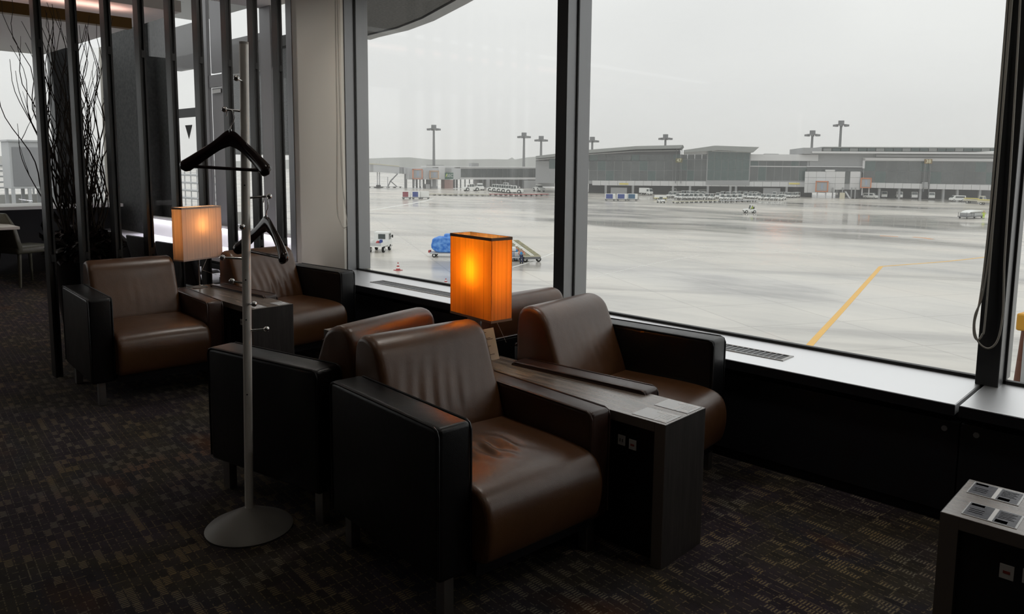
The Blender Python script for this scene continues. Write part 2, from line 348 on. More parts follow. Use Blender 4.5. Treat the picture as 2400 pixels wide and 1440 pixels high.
# the window wall below the sill: flush dark panels with dark round covers
wn = thing('wall_north', None, None); wn['kind'] = 'structure'
MB().box(-11.2, X1, 3.42, 3.95, 0, .465).build('core', K['panel'], wn)
joints = [-11.2, -8.04, -5.603, -3.167, -.731, 1.705, X1]
for a, b in zip(joints, joints[1:]):
    MB().box(a+.003, b-.003, YF, 3.42, .05, .43).build('panel', K['panel'], wn, bevel=.002)
for x in (-.786, -.672, -3.222, -3.108, 1.65, 1.76):
    MB().cyl((x, YF, .397), (x, YF-.006, .397), .011, n=16).build('screw_cap', K['framegrey'], wn)
struct(MB().box(-11.2, X1, 3.40, 3.42, 0, .05).build('baseboard_north', K['panel']))
struct(MB().box(-5.9, -.748, 3.355, 3.86, .465, ZS).build('trim_1', K['sill'], bevel=.003))
struct(MB().box(-.733, X1, 3.355, 3.86, .465, ZS).build('trim_2', K['sill'], bevel=.003))
struct(MB().box(-11.2, -5.903, 3.355, 3.86, .465, ZS).build('trim_3', mat('white_laminate', (.82, .80, .85), .3), bevel=.003))
struct(MB().box(-11.2, X1, 3.862, 3.95, .3, .505).build('trim_4', K['frame']))
struct(MB().box(-5.9, -.748, 3.346, 3.3548, .465, .5085).build('trim_5', K['panel'])); struct(MB().box(-.733, X1, 3.346, 3.3548, .465, .5085).build('trim_6', K['panel']))
def vent(x0, x1, label):
    v = thing('air_vent', label, 'vent', (x0, 0, ZS), 0, 'air vents in the window sill')
    f = MB(); L = x1-x0
    f.box(0, L, 3.509, 3.519, 0, .004).box(0, L, 3.623, 3.635, 0, .004).box(0, .016, 3.519, 3.623, 0, .004).box(L-.016, L, 3.519, 3.623, 0, .004)
    f.build('frame', K['steel'], v)
    MB().box(.01, L-.01, 3.517, 3.625, .0004, .0012).build('duct_opening', K['hole'], v)
    n = int((L-.04)/.030); src = None
    for k in range(n):
        if src is None: src = MB().box(-.0035, .0035, 3.519, 3.623, .001, .0028).build('slat', K['framegrey'], v, loc=(.03+k*.030, 0, 0))
        else:
            o = src.copy(); COL.objects.link(o); o.parent = v; o.location.x = .03+k*.030
vent(-4.9, -3.5, 'long slotted air vent in the sill behind the glowing orange lamp')
vent(-2.93, -1.53, 'slotted air vent in the sill beside the black arm of the window chair')
# ------------------------------------------------------------------ windows of the north wall
def window(n, x0, x1, x0in, x1in, z0=ZS, z1=ZC):
    w = thing('window_%d' % n, None, None); w['kind'] = 'structure'
    MB().box(x0in, x1in, YG, YG+.012, z0, z1).build('pane', K['glass'], w)
    MB().box(x0in, x1in, YG-.012, YG, z0, z0+.014).box(x0in, x0in+.01, YG-.012, YG, z0, z1).box(x1in-.01, x1in, YG-.012, YG, z0, z1).build('gasket', K['gasket'], w)
    return w
MUL = [-5.552, -3.115, -.68, 1.756]                     # +x faces of the mullions
window(1, 0, 0, -5.552, -3.2); window(2, 0, 0, -3.115, -.764); window(3, 0, 0, -.68, 1.67)
for k, x in enumerate(MUL):
    t = thing('trim_%d' % (10+k), None, None); t['kind'] = 'structure'
    MB().box(x-.088, x-.002, 3.745, 3.838, ZS, ZC).build('mullion', K['frame'], t, bevel=.003)
    MB().box(x-.012, x, 3.748, 3.838, ZS, ZC).build('lit_side', K['framegrey'], t)  # side of the black mullion, daylight on it put in as grey
    MB().box(x-.080, x-.006, 3.838, 3.862, ZS, ZC).build('groove', K['gasket'], t)
    MB().box(x-.086, x, 3.862, 3.985, ZS, ZC).build('outer_mullion', K['framegrey'], t, bevel=.003)
struct(MB().box(-5.6, X1, 3.72, 3.99, ZC-.12, ZC+.1).build('trim_20', K['frame']))
# white pier between the two window bands
pi = thing('wall_pier', None, None); pi['kind'] = 'structure'
MB().box(-6.345, -5.562, 3.72, 3.99, .3, 3.8).build('plaster_face', K['plaster'], pi)
MB().box(-6.44, -6.345, 3.715, 3.99, .3, 3.8).build('edge_strip', K['framegrey'], pi)
# blind cords
def cord(name, label, paths, r=.0035):
    c = thing(name, label, 'cord', (0, 0, 0), 0, None)
    for p in paths:
        q = []
        P = [Vector(a) for a in p]
        for i in range(len(P)-1):
            a, b, c0, c1 = P[max(i-1, 0)], P[i], P[i+1], P[min(i+2, len(P)-1)]
            for k in range(8):
                t = k/8; q.append(.5*((2*b)+(c0-a)*t+(2*a-5*b+4*c0-c1)*t*t+(3*b-a-3*c0+c1)*t**3))
        q.append(P[-1]); MB().tube(q, r, 6).build('strand', K['cord'], c, smooth=True)
    return c
def onY(px, py, Y):
    d = ray(px, py); return Vector((0, 0, CH))+d*(Y/d.y)
CY = 3.70
cord('blind_cord', 'looped pale blind cord hanging in front of the white pier', [
    [onY(783, -260, CY), onY(786, 100, CY), onY(789, 300, CY), onY(789, 480, CY), onY(797, 520, CY), onY(806, 534, CY), onY(814, 525, CY), onY(808, 480, CY), onY(800, 400, CY), onY(794, 200, CY), onY(790, 0, CY), onY(788, -260, CY)]], .0028)
CY = 3.715
cord('blind_cord', 'bundle of looped grey blind cords on the dark post at the right edge', [
    [onY(2384, -200, CY), onY(2368, 0, CY), onY(2346, 300, CY), onY(2322, 560, CY), onY(2303, 690, CY), onY(2285, 740, CY), onY(2282, 780, CY), onY(2290, 797, CY), onY(2302, 785, CY), onY(2309, 750, CY), onY(2330, 500, CY), onY(2372, 0, CY), onY(2388, -200, CY)],
    [onY(2378, -200, CY), onY(2361, 0, CY), onY(2338, 300, CY), onY(2314, 560, CY), onY(2297, 700, CY), onY(2284, 760, CY), onY(2292, 800, CY), onY(2316, 817, CY), onY(2338, 798, CY), onY(2350, 740, CY), onY(2353, 660, CY), onY(2355, 600, CY), onY(2368, 400, CY), onY(2386, 100, CY), onY(2391, 0, CY), onY(2402, -200, CY)]], .0042)
# ================================================================== armchairs
def chaikin(p, n):
    for _ in range(n):
        q = []
        for i in range(len(p)):
            a, b = p[i], p[(i+1) % len(p)]
            q += [(a[0]*.75+b[0]*.25, a[1]*.75+b[1]*.25), (a[0]*.25+b[0]*.75, a[1]*.25+b[1]*.75)]
        p = q
    return p
def resample(p, n):
    P = [Vector(a) for a in p]; d = [0]
    for i in range(len(P)): d.append(d[-1]+(P[(i+1) % len(P)]-P[i]).length)
    out = []; j = 0
    for k in range(n):
        t = d[-1]*k/n
        while d[j+1] < t: j += 1
        f = (t-d[j])/(d[j+1]-d[j]); out.append(P[j].lerp(P[(j+1) % len(P)], f))
    return out
def loft(prof, y0, y1, r, N=96, ny=40, fn=None):
    P = resample(chaikin(prof, 2), N); nrm = []
    area = sum(P[i].x*P[(i+1) % N].y-P[(i+1) % N].x*P[i].y for i in range(N))
    for i in range(N):
        t = (P[(i+1) % N]-P[i-1]).normalized(); n = Vector((t.y, -t.x)); nrm.append(n if area > 0 else -n)
    ys = [(y0+r*(1-math.cos(a)), r*(1-math.sin(a))) for a in [PI/2*k/5 for k in range(5)]]
    mid = [(y0+r+(y1-y0-2*r)*k/ny, 0) for k in range(ny+1)]
    ys = ys+mid+[(y0+y1-y, i) for y, i in reversed(ys)]
    vs = []
    for y, ins in ys:
        for i in range(N):
            q = P[i]-nrm[i]*ins*.8; a = Vector((q.x, y, q.y))
            if fn:
                h = fn(q.x, y, q.y, nrm[i]); a += Vector((nrm[i].x, 0, nrm[i].y))*h
            vs.append(a)
    m = len(ys); fs = [(j*N+i, j*N+(i+1) % N, (j+1)*N+(i+1) % N, (j+1)*N+i) for j in range(m-1) for i in range(N)]
    fs += [tuple(range(N))[::-1], tuple(range((m-1)*N, m*N))]
    return MB().add(vs, fs)
SEAT = [(-.28, .20), (-.28, .43), (-.05, .428), (.20, .432), (.345, .425), (.405, .395), (.428, .32), (.415, .22), (.385, .165), (.10, .17), (-.1, .18)]
BACK = [(-.10, .40), (-.135, .50), (-.185, .62), (-.215, .70), (-.245, .768), (-.31, .800), (-.375, .790), (-.405, .74), (-.408, .60), (-.408, .30), (-.38, .18), (-.12, .20)]
def rr_path(x0, x1, z0, z1, y, c=.025):
    return [(x0, y, z0), (x0, y, z1-c), (x0+.3*c, y, z1-.3*c), (x0+c, y, z1), ((x0+x1)/2, y, z1), (x1-c, y, z1), (x1-.3*c, y, z1-.3*c), (x1, y, z1-c), (x1, y, z0)]
def armchair(label, loc, deg, sy, seed, dent=0., folds=1.):
    a = thing('armchair', label, 'armchair', (loc[0], loc[1], 0), math.radians(deg), 'leather armchairs in facing pairs')
    rnd = random.Random(seed); ph = [rnd.uniform(0, 6.28) for _ in range(6)]; fc = rnd.uniform(-.04, .06)
    def fb(x, y, z, n):                                # vertical creases in the lower back cushion
        if n.x < .2: return 0
        mk = math.exp(-((z-.55)/.11)**2)*math.exp(-((y-fc)/.17)**2)
        h = math.sin(y*105+ph[0]+3*math.sin(z*9+ph[1])+8*(z-.5)*y)+.5*math.sin(y*61+ph[2]+2*math.sin(z*7))
        return .0026*folds*mk*h + .006*math.exp(-((z-.62)/.16)**2)*math.cos(min(1, abs(y)/.27)*PI/2)
    def fs(x, y, z, n):
        if n.y < .1: return 0
        top = max(0, n.y); h = .012*top*math.cos(min(1, abs(y)/.28)*PI/2)*math.cos(min(1, abs(x-.1)/.34)*PI/2)
        if dent:
            u, v = x-.13, y+.02
            r2 = (u/.085)**2+(v/.11)**2
            h += dent*top*math.exp(-r2)*(-.011*math.exp(-(v/.05)**2)+.0062*math.sin(v*88-u*22+1.4*math.sin(u*24)+.6)+.002*math.sin(v*150+u*30))
        else:
            h += .0014*top*math.sin(y*70+ph[3]+3*math.sin(x*13+ph[4]))*math.exp(-((x-.02)/.13)**2-((y-.03)/.13)**2)
        return h
    oo = MB().box(-.345, .34, -.385, -.255, .14, .645).build('arm', K['black'], a, True, .018, seg=4); oo['label'] = 'tall black leather arm'
    ii = MB().box(-.345, .355, .285, .385, .14, .556).build('arm', K['brown2'], a, True, .016, seg=4); ii['label'] = 'low dark brown leather arm'
    for y in (-.383, -.257): MB().tube(rr_path(-.343, .338, .16, .643, y), .0045, 6).build('piping', K['black'], oo, True)
    for y in (.287, .383): MB().tube(rr_path(-.343, .353, .16, .554, y), .0045, 6).build('piping', K['brown2'], ii, True)
    se = loft(SEAT, -.254, .284, .022, *((190, 72) if dent else (96, 40)), fn=fs).build('seat', K['brown'], a, True)
    ba = loft(BACK, -.252, .282, .03, fn=fb).build('backrest', K['brown'], a, True)
    bp = MB().box(-.415, -.36, -.25, .28, .15, .60).build('back_panel', K['black'], a, True, .01); 
    MB().tube([(-.412, -.24, .604), (-.412, .27, .604)], .005, 6).build('seam', K['brown2'], bp, True)
    MB().box(-.33, .36, -.25, .28, .13, .19).build('base', K['hole'], a)
    for x in (.29, -.30):
        for y in (-.345, .315):
            MB().box(x-.02, x+.025, y, y+.038, 0, .142).build('leg', K['steel'], a, bevel=.002)
    if sy < 0:
        for o in [c for c in a.children]:
            mirror(o)
            for q in o.children: mirror(q)
    return a
def mirror(o):
    me = o.data
    for v in me.vertices: v.co.y = -v.co.y
    me.flip_normals()
armchair('brown leather armchair nearest the camera, seat creased and sunken, orange lamp glow on its back', (-2.0, 1.87), -5, 1, 3, 1., 1.)
armchair('brown leather armchair by the window behind the big dark table with the two clear sheets', (-2.014, 2.847), 4, -1, 5, 0, .25)
armchair('brown leather armchair between the black slatted screen and coat stand, beside the cream lamp', (-5.05, 1.84), -5, 1, 8, 0, .15)
armchair('brown leather armchair with strong vertical creases standing below the white pier', (-5.03, 2.835), 4, -1, 11, 0, 1.5)
armchair('brown leather armchair seen from behind with its long black arm behind the coat stand', (-2.925, 1.863), 190.5, -1, 13, 0, .3)
armchair('dark brown leather armchair turned away, its back under the mullion behind the orange lamp', (-2.945, 2.83), 178, 1, 17, 0, .3)
# ================================================================== side tables with waterfall ends
def table(label, x_front, L, sgn, y0=2.245, y1=2.52):
    """long narrow table; its open end panel stands at local x=0 and the table runs back along -x"""
    t = thing('side_table', label, 'table', (x_front, (y0+y1)/2, 0), 0 if sgn > 0 else PI, 'long side tables between the armchairs')
    h = (y1-y0)/2
    MB().box(-L, -.002, -h, h, .505, .54).build('tabletop', K['wood'], t, bevel=.001)
    MB().box(-.045, 0, -h, h, 0, .5392).build('end_panel', K['woodv'], t, bevel=.001)
    MB().box(-L, -L+.04, -h, h, 0, .5045).build('end_panel', K['woodv'], t)
    MB().box(-.42, -.36, -h+.002, h-.002, 0, .5045).build('divider', K['woodv'], t)
    for s in (-1, 1):
        a, b = min(s*h, s*(h+.0012)), max(s*h, s*(h+.0012))
        MB().box(-.045, -.0008, a, b, 0, .5392).build('edge_band', K['woodbrown'], t); MB().box(-L, -.0458, a, b, .505, .5395).build('edge_band', K['woodbrown'], t)
        p = MB().box(-.36, -.045, s*(h-.035), s*(h-.028), .03, .5045).build('side_panel', K['hole'], t)
        MB().box(-L+.04, -.42, s*(h-.012), s*(h-.004), 0, .5045).build('side_panel', K['woodv'], t)
    MB().box(-.36, -.045, -h+.04, h-.04, 0, .03).build('plinth', K['hole'], t)
    side = -1 if sgn > 0 else 1
    yq = side*(h-.028)
    for k, (xx, zz) in enumerate(((-.205, .425), (-.155, .42))):
        q = MB().box(xx-.016, xx+.016, min(yq, yq+side*.004), max(yq, yq+side*.004), zz-.019, zz+.019).build('outlet', K['plate'], t, bevel=.0008)
        ye = yq+side*.0042
        b = MB()
        if k == 0: b.box(xx-.007, xx-.004, min(ye, ye+side*.001), max(ye, ye+side*.001), zz-.006, zz+.006).box(xx+.004, xx+.007, min(ye, ye+side*.001), max(ye, ye+side*.001), zz-.006, zz+.006)
        else: b.box(xx-.008, xx+.008, min(ye, ye+side*.001), max(ye, ye+side*.001), zz-.004, zz+.003)
        b.build('socket_slots', K['ink'] if k == 0 else K['red'], q)
    return t
table('long dark wood table between the two nearest armchairs, two clear sheets on its end', -1.388, 1.09, 1)
table('dark wood table at the far pair of armchairs, cream lamp on its end', -4.345, 1.13, 1, 2.235, 2.51)
table('dark table standing between the two armchairs that are turned away', -3.56, 1.07, -1, 2.24, 2.515)
rt = table('dark table cut off by the right photo edge, two dark printed sheets on it', -.503, 1.05, -1, 2.187, 2.483)
# printed sheets lying on the table ends
def sheet(label, x0, x1, y0, y1, dark, flip=False):
    t = thing('info_sheet', label, 'sheet', ((x0+x1)/2, (y0+y1)/2, .5402), 0, 'printed sheets on the tables')
    w, d = (x1-x0)/2, (y1-y0)/2
    MB().box(-w, w, -d, d, 0, .0012).build('sheet_base', K['acryl'], t, bevel=.0004)
    q = K['label'] if dark else K['paper']; s = -1 if flip else 1
    def el(n, a, b, c, e, m): MB().box(min(a*s, b*s)*w, max(a*s, b*s)*w, c*d, e*d, .0012, .0017).build(n, m, t)
    if dark:
        el('print_block', -.95, -.05, -.92, .92, q); el('print_block', .12, .92, -.92, .92, q)
        el('stripe', -.04, .10, -.95, .95, K['paper']); el('white_patch', .18, .62, -.85, -.45, K['paper']); el('white_patch', -.9, -.4, .55, .85, K['paper'])
        for k in range(5): el('text_line', .2, .8-.1*(k % 2), -.2+k*.2, -.12+k*.2, K['acryl'])
        for k in range(3): el('text_line', -.85, -.3, -.5+k*.25, -.42+k*.25, K['acryl'])
    else:
        el('stripe', .16, .24, -.95, .95, K['paper']); el('white_patch', -.2, .14, .5, .92, K['paper']); el('white_patch', .5, .9, -.9, -.55, K['paper'])
        for k in range(4): el('text_line', .35, .85, -.3+k*.28, -.22+k*.28, K['paper'])
    return t
sheet('clear printed sheet at the front corner of the near table, nearest the sunken seat', -1.545, -1.40, 2.262, 2.366, False)
sheet('clear printed sheet at the front of the near table on the window side', -1.545, -1.40, 2.408, 2.512, False)
sheet('dark printed sheet on the cut-off right table, nearer the front edge', -.46, -.335, 2.212, 2.31, True)
sheet('dark printed sheet on the cut-off right table, nearer the window', -.485, -.36, 2.372, 2.47, True)
sheet('small pale sheet at the near end of the far table, beside the coat stand', -4.47, -4.36, 2.415, 2.495, False)
sheet('small pale sheet at the front corner of the far table, partly behind the coat stand', -4.47, -4.36, 2.255, 2.335, False)
# menu card leaning on the near table lamp
mc = thing('menu_card', 'white menu card with lines of small black text leaning beside the orange lamp', 'card', (*G(1144, 853, .541).xy, .554), math.radians(43))
q = MB().box(-.053, .053, -.0015, .0015, 0, .145).build('card', K['paper'], mc); q.rotation_euler = (math.radians(-8), math.radians(-12), 0)
for k, (w, z) in enumerate(((.05, .185), (.06, .178), (.05, .17), (.075, .14), (.085, .132), (.045, .12), (.07, .09), (.06, .082), (.03, .073), (.06, .045), (.08, .036), (.05, .027), (.06, .018))):
    MB().box(-.044+.02*(k%3==2), -.044+w, -.0021, -.0014, z*.73-.001, z*.73+.001).build('text_line', K['ink'], q)
# ================================================================== table lamps
def lamp(label, x, y, w, d, deg, z0, z1, m, trim, power, bz, col):
    l = thing('table_lamp', label, 'lamp', (x, y, .54), math.radians(deg), 'fabric shaded table lamps')
    z0 -= .54; z1 -= .54; bz -= .54; t = .003; X, Y = w/2, d/2
    MB().lathe([(.055, 0), (.055, .006), (.02, .011), (.008, .016)], n=24).build('base', K['steel'], l, True)
    MB().cyl((0, 0, .01), (0, 0, bz-.06), .0065, n=12).build('pole', K['chrome'], l, True)
    sh = MB()
    for a in (MB().box(-X, X, -Y, -Y+t, z0, z1), MB().box(-X, X, Y-t, Y, z0, z1), MB().box(-X, -X+t, -Y+t, Y-t, z0, z1), MB().box(X-t, X, -Y+t, Y-t, z0, z1)): sh.add(a.v, a.f)
    s = sh.build('shade', m, l)
    for za, zb in ((z0-.001, z0+.009), (z1-.012, z1+.001)):
        e = .0012; r = MB()
        for a in (MB().box(-X-e, X+e, -Y-e, -Y, za, zb), MB().box(-X-e, X+e, Y, Y+e, za, zb), MB().box(-X-e, -X, -Y, Y, za, zb), MB().box(X, X+e, -Y, Y, za, zb)): r.add(a.v, a.f)
        r.build('trim', trim, s)
    MB().box(-X+t, X-t, -.002, .002, z1-.03, z1-.026).box(-.002, .002, -Y+t, Y-t, z1-.03, z1-.026).cyl((0, 0, bz-.06), (0, 0, z1-.026), .002, n=6).build('shade_carrier', K['steel'], l)
    MB().cyl((0, 0, bz-.09), (0, 0, bz-.03), .013, n=12).build('socket', K['plate'], l)
    MB().sphere((0, 0, bz), .026, 14, 10, (1, 1, 1.15)).build('bulb', emit('bulb_glow', (1, .62, .22), power*3.4), l, True)
    P = bpy.data.lights.new('bulb_light', 'POINT'); P.energy = power; P.color = col; P.shadow_soft_size = .03
    po = bpy.data.objects.new('bulb_light', P); COL.objects.link(po); po.parent = l; po.location = (0, 0, bz+.05)
    MB().tube([(.02, .06, z0+.002), (.03, .10 if d < .2 else 0, z0-.08), (.04, .12, z0-.13)], .0012, 5).build('pull_chain', K['steel'], l)
    return l
K['shade1'] = shade_mat('orange_string_shade', (.62, .44, .28), (.95, .55, .10), .72)
K['shade2'] = shade_mat('daylit_string_shade', (.88, .78, .72), (.98, .78, .56), .45)  # same fabric as the near shade, paler colour for the daylight falling on it
K['trimdark'] = mat('shade_trim', (.34, .19, .12), .8); K['trimlight'] = mat('shade_trim_pale', (.55, .40, .33), .8)
lamp('table lamp with a glowing orange pleated box shade in front of the window', -2.425, 2.335, .30, .115, -6, .765, 1.133, K['shade1'], K['trimdark'], 4.8, .955, (1, .66, .26))
lamp('table lamp with a cream pleated box shade and faint orange glow before the slatted screen', -5.372, 2.36, .10, .35, 18, .75, 1.125, K['shade2'], K['trimlight'], 2.4, .965, (1, .62, .32))
# ================================================================== coat stand and hangers
SX, SY = -2.735, 1.363
cs = thing('coat_stand', 'tall silver coat stand with chrome pegs and a conical base', 'coat stand', (SX, SY, 0))
LEAN = (.02, .030)
def ax(z): return Vector((LEAN[0]*z/1.88, LEAN[1]*z/1.88, z))
MB().lathe([(.165, 0), (.168, .006), (.16, .014), (.10, .045), (.045, .072), (.022, .085)], n=48).build('base', K['shadedbase'], cs, True)
MB().cyl(ax(.07), ax(1.885), .0165, n=24).build('pole', K['pole'], cs, True)
MB().cyl(ax(1.88), ax(1.889), .0168, n=24).build('cap', K['plate'], cs, True)
pr = Vector((_r.x, _r.y, 0)); pf = Vector((_fw.x, _fw.y, 0)).normalized()      # across and away from the viewer
PEGS = [(1.745, -pf*.9-pr*.15, .055), (1.636, -pr, .075), (1.42, pr*.95-pf*.2, .07), (1.312, pr*.9+pf*.3, .085), (1.20, -pf*.95+pr*.1, .055), (1.08, -pr*.9-pf*.25, .085), (.985, -pr*.75+pf*.1, .06), (.905, pr*.6-pf*.55, .055), (.80, pr, .075)]
PEGEND = []
for z, d, L in PEGS:
    d = d.normalized(); a = ax(z); e = a+d*L+Vector((0, 0, .006)); PEGEND.append((a, e))
    p = MB().cyl(a+d*.014, e, .0042, n=10).build('peg', K['chrome'], cs, True)
    MB().sphere(e, .011, 14, 10).build('ball', K['chrome'], p, True)
for z in (.55, .845, 1.36, 1.0): 
    c = ax(z)-pf*.0163+pr*.003; MB().cyl(c, c-pf*.002, .003, n=8).build('screw', K['ink'], cs)
def hanger(label, at, deg, tilt):
    h = thing('coat_hanger', label, 'hanger', at, math.radians(deg), 'dark wooden hangers on the coat stand'); h.rotation_euler.y = math.radians(tilt)
    hook = [(.0, 0, -.095), (0, 0, -.066), (.004, 0, -.052), (.016, 0, -.04), (.021, 0, -.02), (.012, 0, .0), (-.004, 0, .006), (-.016, 0, -.003), (-.020, 0, -.02)]
    MB().tube([Vector(p) for p in hook], .0022, 8).build('hook', K['chrome'], h, True)
    P = MB(); n, m = 44, 14; vs = []
    for i in range(n+1):
        s = -1+2*i/n; a = abs(s)
        x = .215*s; z = -.100-.142*(a**1.25)*(1-.12*a); y = -.035*a*a
        hh = .021+.010*math.exp(-(a/.2)**2)+.006*a*a; th = .007+.015*a**2.2
        e = max(.02, min(1, (1-a)/.07))**.5; hh *= e; th *= e
        dz = -.142*1.25*max(a, .05)**.25*(1 if s > 0 else -1); t = Vector((.215, 0, dz)).normalized(); nv = Vector((-t.z, 0, t.x))
        for k in range(m):
            f = 2*PI*k/m; vs.append(Vector((x, y, z))+nv*hh*math.sin(f)+Vector((0, 1, 0))*th*math.cos(f))
    fs = [(i*m+k, i*m+(k+1) % m, (i+1)*m+(k+1) % m, (i+1)*m+k) for i in range(n) for k in range(m)]+[tuple(range(m))[::-1], tuple(range(n*m, (n+1)*m))]
    P.add(vs, fs).build('shoulder', K['hangerwood'], h, True)
    MB().cyl((-.18, -.024, -.214), (.18, -.024, -.214), .0062, n=10).build('trouser_bar', K['hangerwood'], h, True)
    MB().cyl((0, 0, -.10), (0, 0, -.068), .005, n=8).build('ferrule', K['chrome'], h, True)
    return h
base = Vector((SX, SY, 0))
a, e = PEGEND[1]; hanger('dark wooden coat hanger seen broadside on the upper left peg of the coat stand', tuple(base+a.lerp(e, .72)+Vector((0, 0, -.004))), math.degrees(-YAW)-24, 2)
a, e = PEGEND[3]; hanger('dark wooden coat hanger turned at an angle, lower on the right peg of the stand', tuple(base+a.lerp(e, .85)+Vector((0, 0, -.004))), math.degrees(-YAW)-47, 0)
# ================================================================== slatted screen
sc = thing('slat_screen', 'screen of upright black metal slats behind the far armchairs', 'screen', (-5.645, 0, 0))
ys = [1.491, 1.697, 1.906, 2.123, 2.335, 2.537, 2.756, 2.970, 3.177]; s0 = None
for y in ys:
    if s0 is None:
        s0 = MB().box(-.04, .03, -.022, .022, 0, ZC).build('slat', K['slat'], sc, bevel=.002, loc=(0, y, 0))
        MB().box(.03, .045, -.022, -.010, 0, ZC).build('fin', K['slat'], s0); MB().box(.03, .045, .010, .022, 0, ZC).build('fin', K['slat'], s0)
        for z in (2.16, .78): MB().box(.028, .047, -.010, .010, z, z+.05).build('clip', K['gasket'], s0)
    else:
        o = s0.copy(); COL.objects.link(o); o.parent = sc; o.location.y = y
        for g in s0.children: q = g.copy(); COL.objects.link(q); q.parent = o
for x, y in LIGHTS:
    t = thing('ceiling_light', 'square recessed ceiling light above the lounge seating', 'ceiling light', (x, y, 2.95), 0, 'recessed ceiling lights')
    r = MB()
    for a in (MB().box(-.31, .31, -.31, -.28, -.02, 0), MB().box(-.31, .31, .28, .31, -.02, 0), MB().box(-.31, -.28, -.28, .28, -.02, 0), MB().box(.28, .31, -.28, .28, -.02, 0)): r.add(a.v, a.f)
    r.build('frame', K['steel'], t); MB().box(-.28, .28, -.28, .28, -.012, 0).build('diffuser', K['plaster'], t)
for x, y in WASH:
    t = thing('window_fill', 'small square fill lamp, added unseen in the ceiling along the window', 'ceiling light', (x, y, 2.95), 0, 'added fill lamps along the window')
    r = MB()
    for a in (MB().box(-.12, .12, -.12, -.1, -.02, 0), MB().box(-.12, .12, .1, .12, -.02, 0), MB().box(-.12, -.1, -.1, .1, -.02, 0), MB().box(.1, .12, -.1, .1, -.02, 0)): r.add(a.v, a.f)
    r.build('frame', K['steel'], t); MB().box(-.1, .1, -.1, .1, -.012, 0).build('diffuser', K['plaster'], t)
sp = thing('pier_fill', 'small round fill lamp, added unseen and aimed at the white pier', 'ceiling light', (-1.4, -.1, 2.95))
MB().cyl((0, 0, 0), (0, 0, -.04), .02, n=12).build('stem', K['steel'], sp); MB().cyl((0, -.02, -.03), (-.02, .05, -.075), .045, n=16).build('housing', K['steel'], sp)
for x, y in ((-8.6, -.9), (-8.6, -3.2)):
    t = thing('ceiling_light', 'square fill light added unseen above the room beyond the screen', 'ceiling light', (x, y, 2.80), 0, 'added fill lights beyond the screen')
    r = MB()
    for a in (MB().box(-.31, .31, -.31, -.28, -.02, 0), MB().box(-.31, .31, .28, .31, -.02, 0), MB().box(-.31, -.28, -.28, .28, -.02, 0), MB().box(.28, .31, -.28, .28, -.02, 0)): r.add(a.v, a.f)
    r.build('frame', K['steel'], t); MB().box(-.28, .28, -.28, .28, -.012, 0).build('diffuser', K['plaster'], t)
# ================================================================== the room beyond the screen
K['farpanel'] = mat('grey_far_frame', (.30, .30, .31), .45, .2)
K['ledge'] = mat('pale_ledge', (.72, .72, .70), .6)
K['stone'] = mat('dark_stone', (.035, .037, .038), .7, vary=(26, (.07, .072, .072)))
struct(MB().box(X0-.2, -7.15, YB, 3.07, 2.80, 2.9).build('ceiling', K['ceil']))
struct(MB().box(-7.15, -5.75, YB, 3.9, 2.95, 3.05).build('ceiling', K['ceil']))
struct(MB().box(X0-1.5, -6.1, 3.07, 3.99, 3.8, 3.9).build('ceiling', K['ceil']))
bm_ = thing('trim_beam', None, None); bm_['kind'] = 'structure'
MB().box(-7.26, -7.17, YB, 2.64, 2.60, 2.69).build('beam', K['beam'], bm_, bevel=.003)
MB().box(-7.34, -7.28, YB, 2.6, 2.66, 2.672).build('cove_strip', emit('cove_glow', (1, .62, .52), 1.2), bm_)
area_light('cove_light', (-7.42, .6, 2.68), (PI, 0, 0), .12, 4.2, 7, (1, .60, .50))
ww = thing('wall_west', None, None); ww['kind'] = 'structure'
MB().box(X0-.25, X0, YB, 3.9, -.1, .84).build('dado', K['dark'], ww)
MB().box(X0-.25, X0+.55, YB, 3.7, .84, .88).build('ledge', K['ledge'], ww)
MB().box(X0-.22, X0-.02, 3.12, 3.40, .8, 2.9).build('post', K['frame'], ww)
MB().box(X0-.06, X0+.02, 3.70, 3.80, .8, 2.95).build('white_post', K['plaster'], ww)
for y in (-3.5, -1.2, 1.1): MB().box(X0-.2, X0-.05, y-.04, y+.04, .8, 2.8).build('post', K['frame'], ww)
w4 = thing('window_4', None, None); w4['kind'] = 'structure'
MB().box(X0-.13, X0-.12, YB, 3.12, .8, 2.85).build('pane', K['glass'], w4); MB().box(X0-.13, X0-.12, 3.4, 3.75, .8, 2.95).build('pane', K['glass'], w4)
struct(MB().box(-11.12, -10.14, 3.78, 4.1, 0, 3.8).build('wall_corner_column', K['stone']))
# glazed band and door of the north wall beyond the pier
w5 = thing('window_5', None, None); w5['kind'] = 'structure'
MB().box(-10.3, -6.44, 3.82, 3.90, .51, .74).build('ledge', K['ledge'], w5)
MB().box(-10.3, -8.5, YG, YG+.01, .78, 3.8).build('pane', K['glass'], w5); MB().box(-7.84, -6.44, YG, YG+.01, .78, 3.8).build('pane', K['glass'], w5)
MB().box(-9.2, -8.5, 3.83, 3.86, 1.95, 2.05).build('transom', K['frame'], w5)
MB().box(-9.2, -8.5, 3.86, 3.92, 2.5, 3.0).build('header_panel', K['farpanel'], w5)
MB().box(-7.84, -6.9, 3.86, 3.92, 2.36, 2.72).build('header_panel', K['farpanel'], w5)
for a, b in ((-7.14, -6.93), (-6.50, -6.44)): MB().box(a, b, 3.83, 3.87, .78, 3.8).build('mullion', K['farpanel'], w5, bevel=.003)
MB().box(-10.2, -9.78, 4.0, 4.1, .3, 3.8).build('outer_column', K['stone'], w5)
